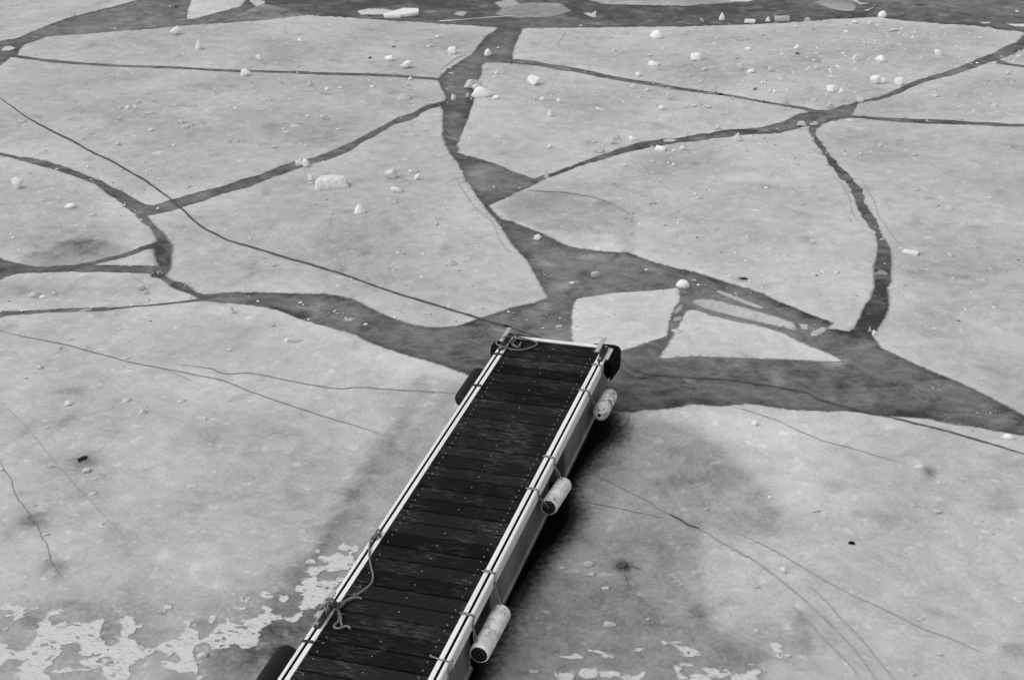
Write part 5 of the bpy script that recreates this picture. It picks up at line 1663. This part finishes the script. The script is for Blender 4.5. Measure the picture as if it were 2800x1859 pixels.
# ------------------------------------------------------------------ fenders
def fender(ya, yb_, za, zb, r, label, straps, capr=.82, caps=True, x=.461, mat='fender', seed=0, cordmat='cord', end=.25, dome=False):
    """cylinder along the pontoon side; straps: list of (y on rail, end y) cords over the rail"""
    sgn = 1 if x > 0 else -1
    cx = x + sgn * (r + .004)
    root = empty('fender', (cx, (ya + yb_) / 2, DZ + (za + zb) / 2))
    L = math.hypot(yb_ - ya, zb - za)
    prof = []
    e = r * (.95 if dome else (.3 if capr > .8 else .75))
    K = 7
    for k in range(K + 1):
        a = k / K * math.pi / 2
        prof.append((-L / 2 + e * (1 - math.cos(a)), r * (math.sin(a) if dome else capr + (1 - capr) * math.sin(a)) + 1e-4))
    half = prof
    full = half + [(-p[0], p[1]) for p in half[::-1]]
    seg = 28
    vs, fs = [], []
    ang = math.atan2(zb - za, yb_ - ya)
    for (t, rr) in full:
        for k in range(seg):
            a = k * math.tau / seg
            lx, lz = rr * math.cos(a), rr * math.sin(a)
            vs.append((lx, t * math.cos(ang) - lz * math.sin(ang), t * math.sin(ang) + lz * math.cos(ang)))
    for i in range(len(full) - 1):
        for k in range(seg):
            fs.append((i * seg + k, i * seg + (k + 1) % seg, (i + 1) * seg + (k + 1) % seg, (i + 1) * seg + k))
    if dome:
        fs.append(tuple(range(seg))); fs.append(tuple(range((len(full) - 1) * seg, len(full) * seg)))
    body = mesh('body', vs, fs, MAT[mat], root, smooth=True)
    bm = bmesh.new(); bm.from_mesh(body.data); bmesh.ops.recalc_face_normals(bm, faces=bm.faces[:]); bm.to_mesh(body.data); bm.free()
    if not dome:
        for sgn2 in (-1, 1):
            cv2, cf2 = [], []
            rings = ((-L / 2 + .0005, r * (capr + .01)), (-L / 2 - .005, r * capr * .7), (-L / 2 - .006, r * .14), (-L / 2 + .01, r * .12))
            for (t, rr) in rings:
                for k in range(20):
                    a = k * math.tau / 20
                    lx, lz = rr * math.cos(a), rr * math.sin(a)
                    tt = t if sgn2 < 0 else -t
                    cv2.append((lx, tt * math.cos(ang) - lz * math.sin(ang), tt * math.sin(ang) + lz * math.cos(ang)))
            for i in range(len(rings) - 1):
                for k in range(20):
                    cf2.append((i * 20 + k, i * 20 + (k + 1) % 20, (i + 1) * 20 + (k + 1) % 20, (i + 1) * 20 + k))
            cf2.append(tuple(range(60, 80)))
            mesh('end_cap', cv2, cf2, MAT['cap'], root, smooth=False)
    l = np.array(root.location)
    for (yr, ex, ey, ez) in straps:
        xi = sgn * .372
        y2 = yr
        path = [(sgn * .37, y2 + .012, .001), (sgn * .385, y2 + .004, .006), (sgn * .40, y2, .008), (sgn * .445, y2 - .002, .0075), (sgn * .464, y2, -.008), (sgn * .468, y2 + (ey - y2) * .25, -.05)]
        path = [np.array((p[0], p[1], DZ + p[2])) for p in path]
        tgt = np.array((ex, ey, DZ + ez))
        tube([p - l for p in path + [path[-1] * .5 + tgt * .5 + np.array((sgn * .006, 0, -.004)), tgt]], .0045, 'cord', MAT[cordmat], root, lay=False, step=.012)
        p2 = path[-1] + np.array((0, 0, .0))
        tube([p - l for p in (path[1] + np.array((0, .008, .004)), path[3] + np.array((0, .008, .003)), path[4] + np.array((sgn * .002, .006, 0)), p2, tgt + np.array((-sgn * .03, .012, -.012)))], .0038, 'cord', MAT[cordmat], root, lay=False, step=.012)
        kn = p2 - l
        v, f = cyl(0, 0, -.01, .01, .008, 6)
        mesh('knot', [(kn[0] + a[0], kn[1] + a[1], kn[2] + a[2]) for a in v], f, MAT['rope'], root, smooth=True)
    tag(root, label, 'fender', 'fenders hung along the pontoon')
    return root


fender(.30, .70, -.245, -.265, .064, 'dirty white fender hung at the pontoon far right end', [(.66, .54, .66, -.215), (.225, .53, .315, -.225)], capr=.22, seed=1)
fender(-1.20, -.79, -.150, -.215, .062, 'scuffed white fender with black end hung midway along the pontoon', [(-.80, .53, -.84, -.155), (-1.235, .53, -1.21, -.15)], seed=2)
fender(-2.80, -2.33, -.185, -.215, .064, 'large white fender with dark stain hung nearest on the right', [(-2.235, .53, -2.36, -.16), (-2.68, .53, -2.80, -.185)], seed=3)
fender(.04, .56, -.13, -.13, .072, 'smooth black rounded fender left of the pontoon near its tip', [(.655, -.5, .50, -.13), (.10, -.52, .02, -.09)], x=-.461, mat='foam', cordmat='cordd', dome=True)
fender(-3.85, -3.15, -.10, -.10, .080, 'smooth black rounded fender at the bottom edge left of the pontoon', [(-3.17, -.5, -3.28, -.11)], x=-.461, mat='foam', cordmat='cordd', dome=True)
# lone tie on the right rail at the bottom edge
rt4 = empty('tie_cord', (.46, -3.12, DZ))
tag(rt4, 'knotted pale cord tied over the right rail at the bottom edge', 'cord')
l = np.array(rt4.location)
tube([np.array(p) - l for p in ((.33, -3.10, DZ + .003), (.372, -3.112, DZ + .006), (.41, -3.12, DZ + .006), (.448, -3.122, DZ + .006), (.465, -3.122, DZ - .01), (.468, -3.16, DZ - .06), (.466, -3.25, DZ - .16), (.46, -3.33, DZ - .26))], .005, 'cord', MAT['cord'], rt4, False, .012)
tube([np.array(p) - l for p in ((.468, -3.10, DZ + .0), (.472, -3.125, DZ - .005), (.478, -3.15, DZ - .012), (.474, -3.17, DZ - .035), (.47, -3.16, DZ - .05))], .008, 'knot', MAT['rope'], rt4, True, .01)
print('SCENE objects', len(bpy.data.objects), 'tris', sum(len(me.polygons) for me in bpy.data.meshes))
